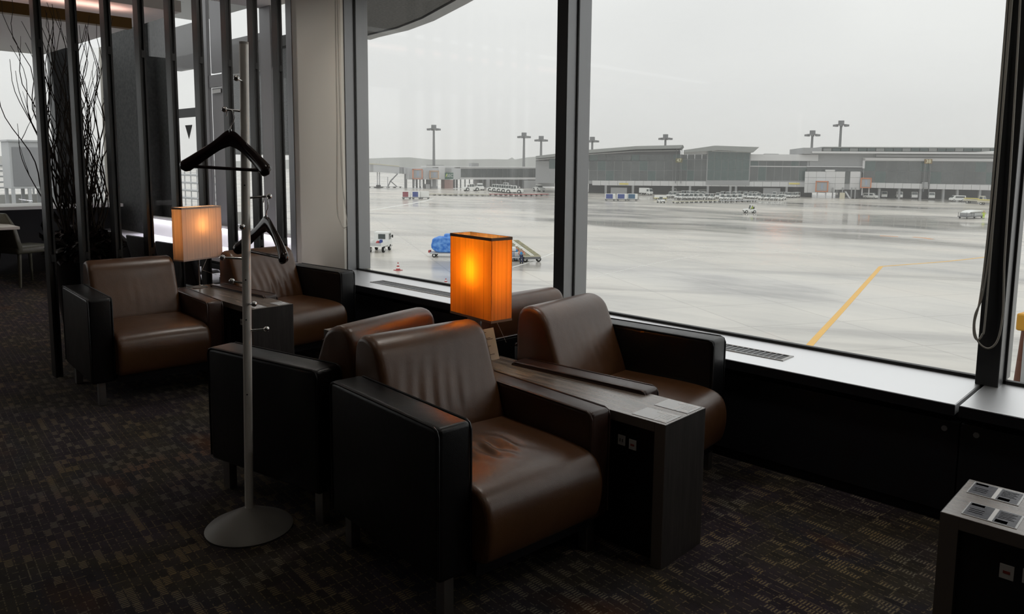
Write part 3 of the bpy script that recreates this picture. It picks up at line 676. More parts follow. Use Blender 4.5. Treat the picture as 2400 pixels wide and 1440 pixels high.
tr = MB(); tr.prism([(-8.97, 3.845, 1.86), (-8.78, 3.845, 1.86), (-8.88, 3.845, 1.70)], [(-8.97, 3.842, 1.86), (-8.78, 3.842, 1.86), (-8.88, 3.842, 1.70)])
tr.build('triangle_mark', K['gasket'], w5)
d1 = thing('door_1', None, None); d1['kind'] = 'structure'
MB().box(-8.5, -8.31, 3.83, 3.87, .51, 3.3).build('door_jamb', K['farpanel'], d1, bevel=.004); MB().box(-7.98, -7.90, 3.83, 3.87, .51, 3.3).build('door_jamb', K['farpanel'], d1, bevel=.004)
MB().box(-8.31, -7.98, 3.84, 3.88, 2.25, 2.38).build('door_head', K['farpanel'], d1)
MB().box(-8.25, -7.98, 3.845, 3.875, .52, 2.24).build('door_leaf', K['farpanel'], d1); MB().box(-8.25, -7.98, 3.845, 3.875, 2.40, 3.3).build('upper_panel', K['farpanel'], d1)
MB().box(-8.20, -8.0, 3.825, 3.845, 2.18, 2.22).build('door_closer', K['steel'], d1)
# plant with bare twigs in a tall pot behind the first slats
PX, PY_ = -5.98, 1.80
pl = thing('potted_plant', 'tall black tapered pot with bare curly twigs and dark leaves behind the slatted screen', 'plant', (PX, PY_, 0))
MB().lathe([(.12, 0), (.125, .02), (.215, .70), (.225, .74), (.205, .74), (.19, .66)], n=28).build('pot', mat('black_pot', (.008, .008, .01), .35), pl, True)
MB().lathe([(.2, .69), (.01, .70)], n=20).build('soil', K['dark'], pl)
K['twig'] = mat('brown_twig', (.035, .022, .014), .7); K['leafd'] = mat('dark_leaf', (.012, .016, .012), .5, vary=(12, (.03, .012, .012)))
rnd = random.Random(4); left = -_r
for k in range(84):
    a = rnd.uniform(0, 6.28); r0 = rnd.uniform(0, .11); p = Vector((r0*math.cos(a), r0*math.sin(a), .66)); top = rnd.uniform(1.35, 2.52)
    d = Vector((math.cos(a)*.07, math.sin(a)*.07, 1))+pr*rnd.uniform(-.05, .04)
    if k % 17 == 0: d += left*.30; top = rnd.uniform(1.7, 2.35)
    if k % 13 == 1: d += left*.15; top = rnd.uniform(2.0, 2.6)
    pts = []; w = Vector((rnd.uniform(-.12, .12), rnd.uniform(-.12, .12), 0)); f1, f2 = rnd.uniform(8, 15), rnd.uniform(8, 15); o1, o2 = rnd.uniform(0, 6), rnd.uniform(0, 6)
    n = 20
    for i in range(n+1):
        t = i/n; z = (top-.66)*t; amp = .026*min(1, t*3)
        pts.append(p+Vector((d.x*z+amp*math.sin(f1*z+o1)+w.x*t*(1-t), d.y*z+amp*math.sin(f2*z+o2)+w.y*t*(1-t), z)))
    MB().tube(pts, lambda t: .006*(1-.72*t), 5).build('twig', K['twig'], pl, True)
    if k % 2:
        q = pts[11+k % 5]; e = [q+Vector((math.cos(a+2)*.022*j+.006*math.sin(j*2), math.sin(a+2)*.022*j, .045*j)) for j in range(6)]
        MB().tube(e, lambda t: .0026*(1-.6*t), 5).build('twig', K['twig'], pl, True)
fo = MB()
for k in range(720):
    a, b = rnd.uniform(0, 6.28), rnd.uniform(-.5, 1); R = rnd.uniform(.6, 1)
    c = Vector((math.cos(a)*.25*R*math.sqrt(max(.05, 1-b*b)), math.sin(a)*.25*R*math.sqrt(max(.05, 1-b*b)), .80+.18*b*R))
    u = Vector((rnd.gauss(0, 1), rnd.gauss(0, 1), rnd.gauss(0, .6))).normalized(); w = u.orthogonal().normalized(); L = rnd.uniform(.03, .06)
    fo.add([c-u*L, c+w*L*.45, c+u*L, c-w*L*.45, c+u.cross(w)*L*.2], [(0, 1, 4), (1, 2, 4), (2, 3, 4), (3, 0, 4)])
f_ = fo.build('foliage', K['leafd'], pl); f_['kind'] = 'stuff'
for c, u in (((-.25, -.10, 1.02), (-.3, -.1, .9)), ((-.18, -.2, .98), (.5, -.2, .6)), ((-.30, -.16, .94), (.2, -.5, .8)), ((-.15, -.22, .90), (.4, -.4, .5))):
    c, u = Vector(c), Vector(u).normalized(); w = pr; L = .055
    MB().add([c-u*L, c+w*L*.5-u*L*.1, c+u*L*1.1, c-w*L*.5-u*L*.1, c+pf*.012], [(0, 1, 4), (1, 2, 4), (2, 3, 4), (3, 0, 4)]).build('leaf', K['leafd'], pl)
    MB().tube([Vector((0, 0, .75)), c*.6+Vector((0, 0, .35)), c-u*L], .002, 4).build('stem', K['twig'], pl)
# lounge chairs along the far sill and a dining chair with its table
K['olive'] = mat('olive_leather', (.10, .095, .065), .45, bump=(14, .3, .02)); K['greyl'] = mat('charcoal_leather', (.016, .016, .018), .4, bump=(14, .2, .02))
def dining_chair(label, x, y, deg, m, w=.46, zt=.84, flare=.04):
    c = thing('dining_chair', label, 'chair', (x, y, 0), math.radians(deg), 'upholstered chairs beyond the screen')
    h = w/2
    MB().box(-h, h, -h, h, .38, .46).build('seat', m, c, True, .025, seg=3)
    b = MB().prism([(-h, -h+.02, .40), (h, -h+.02, .40), (h+flare*.2, -h-.05, .70), (h-flare, -h-.10, zt), (-h+flare, -h-.10, zt), (-h-flare*.2, -h-.05, .70)],
                   [(-h, -h+.08, .40), (h, -h+.08, .40), (h+flare*.2, -h, .70), (h-flare, -h-.065, zt), (-h+flare, -h-.065, zt), (-h-flare*.2, -h, .70)])
    b.build('backrest', m, c, True, .012)
    for sx in (-1, 1):
        for sy in (-1, 1): MB().cyl((sx*(h-.05), sy*(h-.05), .39), (sx*(h-.02), sy*(h-.02), 0), .022, .013, 10).build('leg', m, c, True)
    return c
dining_chair('olive leather chair at the far left, beside the white table by the bright window', -10.15, 2.42, 20, K['olive'], .46, .85)
dining_chair('charcoal chair at the far sill, behind and just right of the potted twigs', -7.66, 2.86, 4, K['greyl'], .54, .79, .07)
dining_chair('charcoal chair at the far sill, the middle one of the three behind the slats', -6.95, 2.86, 4, K['greyl'], .54, .79, .07)
dining_chair('charcoal chair at the far sill, just left of the cream lamp shade', -6.25, 2.84, 4, K['greyl'], .54, .79, .07)
dt = thing('dining_table', 'white topped table at the far left edge by the bright window', 'table', (-9.98, 1.60, 0))
MB().box(-.55, .55, -.7, .62, .70, .73).build('tabletop', K['plaster'], dt, bevel=.004); MB().cyl((0, 0, 0), (0, 0, .70), .04, n=14).build('pedestal', K['dark'], dt); MB().lathe([(.28, 0), (.28, .015), (.05, .03)], n=24).build('foot', K['dark'], dt)
# ================================================================== just outside: terrace, canopy, bridge
K['lightmetal'] = mat('pale_painted_metal', (.50, .51, .52), .5); K['concrete'] = mat('pale_concrete', (.50, .50, .48), .7, vary=(.6, (.40, .40, .385)))
K['weather'] = mat('wet_dark_cladding', (.045, .048, .05), .45, .2, vary=(55, (.14, .145, .15)), bump=(60, .4, .01))
K['canopy'] = mat('dark_canopy', (.085, .087, .09), .7, vary=(40, (.16, .16, .16))); K['canopyp'] = mat('canopy_panel', (.36, .36, .355), .7)
te = thing('trim_terrace', None, None); te['kind'] = 'structure'
MB().box(-27, X0-.26, -8, 7.9, -.2, .08).build('deck', K['concrete'], te); MB().box(-26.2, -25.8, -8, 7.8, .08, .42).build('kerb', K['concrete'], te); MB().box(-26, -15.5, 7.4, 7.8, .08, .36).build('kerb', K['concrete'], te)
MB().box(-17, -13.0, 5.6, 6.6, .08, .30).build('skylight_kerb', K['lightmetal'], te)
def railing(p, q, label, z0, z1, n):
    r = thing('railing', label, 'railing', (0, 0, 0)); p, q = Vector((*p, 0)), Vector((*q, 0))
    for k in range(n+1):
        c = p.lerp(q, k/n); MB().cyl((c.x, c.y, z0), (c.x, c.y, z1), .03, n=8).build('post', K['lightmetal'], r)
    for k in range(5):
        z = z1-(z1-z0)*k/5*.95; MB().cyl((p.x, p.y, z), (q.x, q.y, z), .026 if k else .034, n=8).build('rail', K['lightmetal'], r)
    return r
railing((-26, -2), (-26, 7.6), 'pale metal terrace railing outside the far left window', .42, 1.27, 9)
r2_ = railing((-26, 7.6), (-15.6, 7.6), 'terrace railing with upright bars seen through the slats beside the triangle mark', .36, 1.30, 4)
for k in range(31): MB().cyl((-25.8+k*.33, 7.6, .4), (-25.8+k*.33, 7.6, 1.25), .014, n=6).build('bar', K['lightmetal'], r2_)
cab = thing('equipment_cabinet', 'grey metal cabinet on legs standing on the terrace at the far left', 'cabinet', (-25.0, 6.2, .08))
MB().box(-.4, .4, -.55, .75, .55, 1.85).build('body', K['lightmetal'], cab, bevel=.01); MB().box(.4, .42, -.48, .68, .62, 1.70).build('door', K['framegrey'], cab); MB().box(-.45, .46, -.6, .8, 1.85, 1.90).build('lid', K['lightmetal'], cab)
for x in (-.35, .35):
    for y in (-.5, -.1, .3, .7): MB().box(x-.04, x+.04, y-.04, y+.04, 0, .55).build('leg', K['lightmetal'], cab)
ca = thing('trim_canopy', None, None); ca['kind'] = 'structure'
CV = [(-8.1, 5.67), (-7.84, 5.62), (-7.18, 5.55), (-6.5, 5.36), (-5.6, 5.00), (-4.6, 4.58), (-3.9, 4.28), (-3.4, 4.0)]
lo = [(x, y, 3.0) for x, y in CV]+[(-3.4, 3.97, 3.0), (-6.2, 3.97, 3.0)]; MB().prism(lo, [(x, y, 3.5) for x, y, z in lo]).build('soffit', K['canopy'], ca)
hp = [(-13, 3.96, 3.8), (-6.45, 3.96, 3.8), (-7.4, 5.1, 3.8), (-8.6, 5.9, 3.8), (-13, 5.9, 3.8)]; MB().prism(hp, [(x, y, 3.95) for x, y, z in hp]).build('high_soffit', K['canopyp'], ca)
rim = [(x, y-.02, 2.985) for x, y in CV]+[(x+.03, y-.16, 2.985) for x, y in CV[::-1]]
MB().prism([(x, y+.18, 2.985) for x, y in CV]+[(x, y+.02, 2.985) for x, y in CV[::-1]], [(x, y+.18, 3.52) for x, y in CV]+[(x, y+.02, 3.52) for x, y in CV[::-1]]).build('fascia', K['framegrey'], ca)
for k in range(5): MB().box(-12.6+k*1.1, -11.53+k*1.1, 4.0, 5.0 if k < 4 else 4.5, 3.77, 3.795).build('soffit_panel', K['canopyp'], ca, bevel=.004)
br = thing('boarding_bridge', 'dark speckled wet section of a boarding bridge outside, just left of the white pier', 'bridge', (-11.0, 6.0, 0))
MB().box(-1.4, .8, 0, 1.0, 1.56, 3.15).build('tunnel', K['weather'], br, bevel=.03); MB().box(-1.45, .85, -.05, 1.05, 3.15, 3.3).build('roof', K['canopy'], br)
for x in (-1.1, -.2): MB().box(x-.08, x+.08, .6, .76, -9.6, 1.56).build('support', K['farpanel'], br)
# boarding equipment just outside the right pane
q = G(2398, 1000, -9.6); ye = thing('yellow_bollard_frame', 'yellow topped equipment post with brown hose outside the right-hand pane', 'equipment', (.42, 6.9, 0), math.radians(44))
K['yellow'] = mat('yellow_paint', (.72, .36, .04), .5); K['hose'] = mat('brown_hose', (.16, .06, .035), .5); K['bluegrey'] = mat('blue_grey_panel', (.30, .34, .42), .5)
# ================================================================== the apron
struct(MB().box(-1800, 1200, 4.2, 3000, -10.1, -9.6).build('ground', apron_mat()))
struct(MB().box(-27, 4, 3.98, 4.2, -9.6, -.2).build('wall_below', K['concrete']))
K['paintw'] = mat('white_line_paint', (.74, .74, .70), .5); K['painty'] = mat('yellow_line_paint', (.78, .46, .10), .5); K['painto'] = mat('orange_line_paint', (.62, .30, .14), .5)
def stripe(name, label, pts, w, m, n=10):
    P = []
    Q = [G(*p) for p in pts]
    for i in range(len(Q)-1):
        a, b, c0, c1 = Q[max(i-1, 0)], Q[i], Q[i+1], Q[min(i+2, len(Q)-1)]
        for k in range(n):
            t = k/n; P.append(.5*((2*b)+(c0-a)*t+(2*a-5*b+4*c0-c1)*t*t+(3*b-a-3*c0+c1)*t**3))
    P.append(Q[-1]); vs = []; z = -9.588
    for i, p in enumerate(P):
        t = (P[min(i+1, len(P)-1)]-P[max(i-1, 0)]); t.z = 0; t.normalize(); nn = Vector((-t.y, t.x, 0))*w/2
        for zz in (-9.605, z): vs += [(p.x+nn.x, p.y+nn.y, zz), (p.x-nn.x, p.y-nn.y, zz)]
    fs = []
    for i in range(len(P)-1):
        a, b = i*4, i*4+4; fs += [(a+2, a+3, b+3, b+2), (a, a+2, b+2, b), (a+3, a+1, b+1, b+3)]
    return tag(MB().add(vs, fs).build(name, m), label, 'marking', 'painted lines on the apron')
stripe('painted_line', 'broad yellow painted line running up the wet apron towards the terminal', [(1875, 845), (1893, 815), (1980, 720), (2065, 625)], .42, K['painty'], 4)
stripe('painted_line', 'thin yellow painted curve meeting the top of the broad yellow line', [(2065, 625), (2130, 620), (2220, 613), (2318, 602)], .30, K['painty'])
stripe('painted_line', 'raised looking white painted curve at the left edge of the main window', [(855, 495), (900, 488), (960, 478), (1000, 470), (1013, 466)], 1.1, K['paintw'])
stripe('painted_line', 'faint long white curve crossing the middle of the apron in the big right pane', [(1376, 579), (1500, 576), (1650, 580), (1800, 588), (1920, 598)], .16, K['paintw'])
stripe('painted_line', 'short white dashes line beside the workers and the belt loader', [(1200, 627), (1250, 612), (1300, 592)], .22, K['paintw'])
stripe('painted_line', 'faint white line running behind the blue covered cargo', [(905, 569), (960, 570), (1050, 571)], .25, K['paintw'])
stripe('painted_line', 'orange painted mark on the apron, left of the two', [(2062, 553), (2085, 554), (2105, 555)], .9, K['painto'])
stripe('painted_line', 'orange painted mark on the apron, right of the two', [(2140, 556), (2165, 558), (2185, 561)], .9, K['painto'])
stripe('painted_line', 'thin pale line slanting across the apron below the white dashes', [(1376, 655), (1500, 625), (1640, 598)], .12, K['paintw'])
# ================================================================== terminal across the apron
K['tglass'] = mat('terminal_glass', (.055, .062, .062), .15, 0, .8, vary=(.12, (.09, .10, .10))); K['tglass2'] = mat('greenish_glass', (.05, .085, .08), .15, 0, .8)
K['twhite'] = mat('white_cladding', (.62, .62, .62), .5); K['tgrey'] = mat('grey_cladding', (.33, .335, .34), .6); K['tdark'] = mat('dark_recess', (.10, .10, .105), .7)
K['roof'] = mat('metal_roof', (.30, .31, .30), .5, .3); K['mast'] = mat('mast_grey', (.16, .165, .17), .6); K['white'] = mat('white_vehicle_paint', (.78, .79, .77), .35)
K['tyre'] = mat('tyre', (.015, .015, .015), .8); K['vglass'] = mat('vehicle_glass', (.05, .065, .065), .1, 0, .8); K['orange'] = mat('orange_cab_frame', (.55, .20, .09), .6)
K['redp'] = mat('red_dolly', (.40, .07, .07), .6); K['bluep'] = mat('blue_curtain', (.05, .08, .28), .6); K['cream'] = mat('cream_deck', (.55, .52, .40), .6); K['yel2'] = mat('pale_yellow_paint', (.72, .62, .16), .5)
class Facade:
    def __init__(s, a, b, name, label, cat, row=420):
        s.o = Vector((a.x, a.y)); e = Vector((b.x-a.x, b.y-a.y)).normalized(); s.u = e; s.n = Vector((e.y, -e.x)); s.row = row
        s.t = thing(name, label, cat, (a.x, a.y, -9.6), math.atan2(e.y, e.x))
    def pt(s, px, proud=0):
        d = ray(px, s.row); d = Vector((d.x, d.y)); o = s.o+s.n*proud; k = (o.dot(s.n))/d.dot(s.n); return d*k
    def x(s, px, proud=0): return (s.pt(px, proud)-s.o).dot(s.u)
    def z(s, px, py, proud=0): return ZH(s.pt(px, proud), px, py)+9.6
    def box(s, name, m, px0, px1, py0, py1, proud=0, depth=1, parent=None):
        c = (px0+px1)/2
        z0, z1 = s.z(c, py1, proud), s.z(c, py0, proud)
        return MB().box(s.x(px0, proud), s.x(px1, proud), -proud, depth, max(0, z0), z1).build(name, m, parent or s.t)
    def poly(s, name, m, pts, proud, depth):
        P = [(s.x(px, proud), s.z(px, py, proud)) for px, py in pts]
        return MB().xz(P, -proud, depth).build(name, m, s.t)
F = Facade(Vector((-192, 226, 0)), Vector((-108, 275.4, 0)), 'terminal_building', 'long grey glass terminal with two tilted roofs and gate number 47 across the apron', 'building')
def panes(f, m, px0, px1, py0, py1, nx, rows, proud=.05, slope=0):
    for i in range(nx):
        a = px0+(px1-px0)*i/nx; b = px0+(px1-px0)*(i+1)/nx; g = .4
        for r in range(len(rows)-1):
            dy = slope*((a+b)/2-px0)
            f.box('pane', m if (i*7+r*3) % 5 else K['tglass2'], a+g, b-g, py0+(py1-py0)*rows[r]+dy+.3, py0+(py1-py0)*rows[r+1]+dy-.3, proud, .3)
F.box('wall', K['tgrey'], 1255, 1905, 372, 434, 0, 30); F.poly('wall', K['tdark'], [(1255, 378), (1255, 366), (1380, 358), (1490, 351), (1590, 351), (1590, 378)], 0, 30)
panes(F, K['tglass'], 1380, 1576, 362, 424, 10, (0, .24, .62, 1)); panes(F, K['tglass'], 1286, 1380, 372, 396, 5, (0, 1))
panes(F, K['tglass'], 1576, 1660, 362, 424, 5, (0, .2, .6, 1)); F.box('wall', K['tgrey'], 1655, 1757, 350, 434, 1.2, 20); panes(F, K['tglass2'], 1657, 1755, 354, 423, 6, (0, .3, .64, 1), 1.3)
panes(F, K['tglass'], 1757, 1890, 378, 424, 7, (0, .26, 1)); F.box('band', K['twhite'], 1753, 1915, 389.5, 391.5, .4, .3)
F.poly('roof', K['roof'], [(1255, 366), (1380, 351), (1490, 342.5), (1598, 340), (1592, 348), (1490, 350), (1380, 359), (1255, 372)], 4, 34)
F.poly('roof_edge', K['twhite'], [(1255, 374), (1380, 361), (1490, 354), (1588, 352.5), (1588, 354), (1490, 355.5), (1380, 363), (1255, 376)], .8, .3)
F.poly('roof', K['roof'], [(1600, 352), (1672, 341.5), (1776, 345), (1763, 357), (1757, 357), (1680, 352), (1660, 354), (1600, 358)], 4, 30)
F.poly('roof_edge', K['twhite'], [(1666, 353), (1757, 356.5), (1757, 358), (1666, 355)], 1.9, .3)
F.box('parapet', K['twhite'], 1600, 1662, 353, 361, .6, 10); F.box('parapet', K['twhite'], 1753, 1915, 362, 377, .8, 12); F.box('roof_plant', K['tgrey'], 1790, 1822, 360.5, 362, .5, 6)
for k in range(26): 
    a = 1388+k*20; dy = (a-1388)/500*4
    F.box('fascia_panel', K['twhite'], a+.25, a+19.75, 423.5+dy, 434.5+dy, 1.0, .2)
F.box('undercroft', K['tdark'], 1380, 1905, 434, 464, -7, 30)
for a in (1420, 1484, 1578, 1618, 1660, 1713, 1726, 1845): F.box('column', K['tgrey'], a-2.6, a+2.6, 434, 462, .9, .3)
F.box('service_door', K['tgrey'], 1790, 1830, 441, 460, .12, .3); F.box('service_door', K['tgrey'], 1432, 1470, 440, 458, .12, .3)
F.box('gate_board', K['yel2'], 1452, 1473, 429.5, 433, 1.2, -1.02); F.box('gate_board', K['yel2'], 1850, 1875, 429, 432.5, 1.2, -1.02)
gs = F.box('gate_sign', mat('olive_sign', (.14, .13, .05), .5), 1582, 1598, 371, 381.5, 2.0, -1.7)
def sign_text(f, txt, px, py, hpx, proud, m, parent):
    h = f.z(px, py-hpx/2, proud)-f.z(px, py+hpx/2, proud)
    return text_mesh('number', txt, h*1.38, m, parent, (f.x(px, proud), -proud-.03, f.z(px, py, proud)), (PI/2, 0, 0), .02)
K['signtxt'] = mat('sign_cream', (.85, .82, .60), .5)
sign_text(F, '47', 1590, 376.3, 8, 2.0, K['signtxt'], gs)
for a in (1583.5, 1596): F.box('sign_post', K['mast'], a-.7, a+.7, 346, 430, 1.7, -1.3)
F2 = Facade(Vector((-108, 275, 0)), Vector((-61.9, 303.5, 0)), 'terminal_building', 'large flat roofed terminal with clerestory and gate number 38 at the right', 'building')
F2.box('wall', K['tgrey'], 1896, 2340, 356, 404, 0, 30); F2.box('wall', K['tgrey'], 2022, 2340, 372, 442, .4, 30); F2.box('undercroft', K['tdark'], 2022, 2340, 440, 472, -9, 30)
panes(F2, K['tglass'], 2024, 2336, 378, 430, 12, (0, .45, 1), .5, .008); F2.box('parapet', K['twhite'], 2020, 2340, 371, 377.5, 1.0, 8); F2.box('parapet_end', K['twhite'], 2020, 2025, 371, 395, 1.0, 8)
F2.box('roof_slab', K['twhite'], 1900, 2345, 356, 360.5, 3, 40); F2.box('soffit_band', K['tgrey'], 2050, 2340, 363, 369, 1.2, 4); F2.box('end_block', K['tgrey'], 1878, 1922, 346.5, 361, 2, 30)
for k in range(20): F2.box('clerestory_pane', K['tglass2'] if k % 3 else K['roof'], 1926+k*20.5, 1945+k*20.5, 347.5, 354.5, 0, 20)
F2.box('roof_cap', K['roof'], 1924, 2345, 345, 347.2, .6, 22)
F2.box('terrace_band', K['twhite'], 1890, 2022, 390, 392, .9, .3); F2.box('glass_strip', K['tglass'], 1890, 2022, 392.5, 404, .4, .3)
for k in range(15): F2.box('fascia_panel', K['twhite'], 2036+k*20.2, 2055.6+k*20.2, 428.5+k*.42, 440.5+k*.42, 1.4, .2)
for a in (2063, 2110, 2160, 2214, 2247, 2300): F2.box('column', K['tgrey'], a-2.5, a+2.5, 442, 470, .9, .3)
g2 = F2.box('gate_sign', mat('ochre_sign', (.20, .13, .04), .5), 2164, 2182, 373, 384, 2.2, -1.9); sign_text(F2, '38', 2173, 378.6, 8.4, 2.2, K['signtxt'], g2)
for a in (2166, 2179): F2.box('sign_post', K['mast'], a-.9, a+.9, 384, 450, 1.9, -1.5)
F2.box('plant_room', K['tgrey'], 2163, 2175, 427, 440, 1.9, -.6)
# fixed boarding bridge node with two orange edged cabs
F3 = Facade(G(1884, 463), G(2040, 467), 'bridge_node', 'white panelled boarding bridge building with two orange edged cabs in front of the terminal', 'building', 440)
for i, (a, b) in enumerate(((1885, 1893), (1893, 1912), (1912, 1934), (1934, 1957), (1957, 1979), (1991, 2014))):
    for r0, r1 in ((402.5, 416), (416.6, 430), (430.6, 445 if b > 1957 else 452)): F3.box('panel', K['twhite'], a+.2, b-.2, r0, r1, .1, 8)
F3.box('tall_window', K['tglass'], 1979, 1991, 403, 431, 0, 8); F3.box('wall', K['tgrey'], 1885, 2016, 404, 444, -.1, 8); F3.box('roof_hatch', K['twhite'], 1932, 1954, 398, 402, 0, 5); F3.box('undercroft', K['tdark'], 1965, 2012, 440, 464, -1, 8)
for a in (1952, 1975, 1996, 2005): F3.box('pillar', K['tgrey'], a-1.5, a+1.5, 440, 466, .6, 0)
def cab(f, px0, px1, py0, py1, proud, m=None):
    f.box('cab_body', K['lightmetal'], px0+1, px1-1, py0+1, py1-1, proud-.4, 2); o = f.box('cab_mouth', K['tgrey'], px0+2.5, px1-2.5, py0+3, py1-2.5, proud-.2, -proud+.5)
    m = m or K['orange']
    for q in ((px0, px1, py0, py0+2.6), (px0, px1, py1-2, py1), (px0, px0+2.6, py0, py1), (px1-2.6, px1, py0, py1)): f.box('cab_frame', m, *q, proud, -proud+.6)
    f.box('cab_door', K['bluegrey'], (px0+px1)/2-2, (px0+px1)/2+3, py0+5, py1-6, proud-.15, -proud+.6)
    for a in (px0+5, px1-5): f.box('cab_leg', K['lightmetal'], a-1.4, a+1.4, py1, py1+17, proud-1, -proud+1.6)
cab(F3, 1911, 1941, 424.5, 450, 5); cab(F3, 2016, 2042, 417, 441, 4)
F3.box('stair_box', K['cream'], 1969, 1981, 452, 467, 3, -1.5)
F3.poly('stair', K['lightmetal'], [(1980, 449), (1984, 449), (1996, 466), (1992, 466)], 3, -2)
# low pier on the left with its bridges
P = Facade(G(936, 442), G(1300, 441), 'pier_building', 'low white pier with a long dark window band seen left of the glowing lamp', 'building', 425)
P.box('wall', K['twhite'], 1078, 1300, 392, 421, 0, 9); P.box('roof', K['twhite'], 1000, 1300, 390.5, 393, .6, 10)
for k in range(17): P.box('pane', K['tglass'], 1079.4+k*12.3, 1091.2+k*12.3, 395.8, 415.8, .15, .2)
P.box('undercroft', K['tgrey'], 1120, 1300, 421, 438, -4, 9)
for k in range(16): P.box('post', K['mast'], 1079+k*10.4, 1081+k*10.4, 421, 441, 0, .6)
P.box('service_block', K['tgrey'], 1140, 1148, 421, 440, .3, 3); P.box('service_block', K['tgrey'], 1228, 1262, 423, 441, .3, 3); P.box('roof_unit', K['tgrey'], 1105, 1122, 382.5, 391, 0, 4); P.box('roof_unit', K['tgrey'], 1267, 1276, 380, 388, 0, 4)
P.box('bridge_body', K['lightmetal'], 958, 1080, 394, 421, 1, 7); P.box('bridge_body', K['lightmetal'], 992, 1007, 399, 421, 2.5, 4); P.box('bridge_body', K['twhite'], 1028, 1044, 392, 420, 1.5, 4)
cab(P, 967, 991, 396, 420, 4, mat('salmon_cab_frame', (.60, .27, .18), .6)); cab(P, 1007, 1029, 400, 420, 4, mat('tan_cab_frame', (.50, .33, .22), .6))
P.box('vent_panel', K['tgrey'], 1043.5, 1058, 395, 403, 1.6, -1); sg = P.box('green_sign', mat('green_sign', (.03, .10, .07), .5), 1043, 1062.5, 405, 420, 5, -4.6)
sign_text(P, 'SEC', 1054.5, 412.2, 7, 5, K['twhite'], sg); P.poly('sign_leaf', mat('leaf_green', (.55, .65, .10), .5), [(1044.5, 416), (1046, 409), (1048, 406.5), (1047.5, 412)], 5.1, -5.0)
P.box('under_block', K['tgrey'], 1010, 1026, 422, 443, 1, 5); P.box('under_block', mat('faded_red', (.35, .22, .20), .7), 1042, 1062, 422, 444, 1, 5); P.box('under_block', K['lightmetal'], 998, 1008, 432, 444, 1, 4)
P.box('roof_rail', K['mast'], 1000, 1040, 387, 388, 0, .3)
for a in (970, 978, 986, 994, 1002, 1066, 1072): P.box('post', K['mast'], a-1, a+1, 420, 441, .6, 1.4)
J = Facade(G(862, 441), G(946, 441), 'boarding_bridge', 'pale grey boarding bridge on slender legs at the left edge of the main window', 'bridge', 400)
J.poly('tunnel', K['lightmetal'], [(840, 384), (884, 385), (936, 390.5), (936, 407), (884, 404), (840, 403)], 1.6, 1.6); J.poly('roof', K['cream'], [(862, 382.5), (885, 384), (936, 389), (936, 391), (885, 386), (862, 385)], 1.8, 1.8)
J.box('tunnel_section', K['tgrey'], 927, 944, 392, 407, 1.3, 1.3); J.box('tunnel_rib', K['tgrey'], 868, 875, 386, 403, 1.7, 1.7)
MB().cyl((J.x(951), 0, J.z(951, 408)), (J.x(951), 0, J.z(951, 392)), 1.5, n=20).build('rotunda', K['lightmetal'], J.t); J.box('rotunda_leg', K['tgrey'], 948, 954, 408, 443, .5, .5)
for a in (884.5, 889.5): J.box('leg', K['lightmetal'], a-1.2, a+1.2, 377, 444, .4, .4)
J.box('bogie', K['tyre'], 882, 892, 434, 442, .8, .8)
for q in ([(914, 424), (931, 407), (933, 408), (916, 426)], [(914, 424), (908, 438), (910, 438), (916, 426)], [(914, 425), (929, 438), (932, 438), (916, 424)]): J.poly('stair', K['mast'], q, 2.2, -1.6)
J.box('stair_post', K['lightmetal'], 907.5, 909.5, 415, 441, 2.0, -1.6)
# hills in the mist
hl = [(-900, 364), (-500, 360), (-200, 366), (0, 366), (200, 368), (330, 372), (430, 376), (560, 378), (700, 374), (860, 372), (905, 370), (960, 369), (1010, 374), (1080, 374), (1150, 373), (1190, 374), (1200, 369), (1207, 374), (1236, 369), (1262, 367), (1290, 372), (1340, 378), (1500, 382), (1900, 386), (2500, 392)]
a_, b_ = [], []
for px, py in hl:
    d = ray(px, py); h = math.hypot(d.x, d.y); D = Vector((d.x, d.y, 0))/h
    a_.append((*(D*1250).xy, CH+d.z/h*1250)); b_.append((*(D*1450).xy, CH+d.z/h*1450-4))
va = [(x, y, -9.7) for x, y, z in a_]; vb = [(x, y, -9.7) for x, y, z in b_]; n_ = len(a_)
m_ = MB(); m_.add(a_+b_+va+vb, [(i, i+1, n_+i+1, n_+i) for i in range(n_-1)]+[(2*n_+i, 2*n_+i+1, i+1, i) for i in range(n_-1)]+[(n_+i, n_+i+1, 3*n_+i+1, 3*n_+i) for i in range(n_-1)])
struct(m_.build('hills', mat('wooded_hills', (.17, .19, .17), .9, vary=(.03, (.24, .25, .24)))))
# floodlight masts
def mast(px, ptop, pbase, label):
    p = G(px, pbase); t = thing('floodlight_mast', label, 'mast', tuple(p), 0, 'floodlight masts around the apron'); H = ZH(p, px, ptop)+9.6; s = p.length/300
    MB().cyl((0, 0, 0), (0, 0, H-.8), .62*s, .38*s, 12).build('pole', K['mast'], t); MB().lathe([(1.9*s, 0), (1.9*s, .3*s), (.5*s, .3*s)], (0, 0, H-1.6*s), 16).build('platform', K['mast'], t); MB().cyl((0, 0, H-1.6*s), (0, 0, H), 1.0*s, n=12).build('head', K['mast'], t)
    for k in range(8):
        a = k*PI/4+.3; MB().obox((2.25*s*math.cos(a), 2.25*s*math.sin(a), H-1.75*s), (.45*s, .42*s, .34*s), a).build('floodlight', K['mast'], t)
mast(1017, 293, 433, 'tall floodlight mast rising from the low pier, leftmost in the main window'); mast(1227, 311, 432, 'floodlight mast above the low pier, left one of two close together'); mast(1267, 319, 431, 'floodlight mast just left of the first tilted roof beside the window mullion')
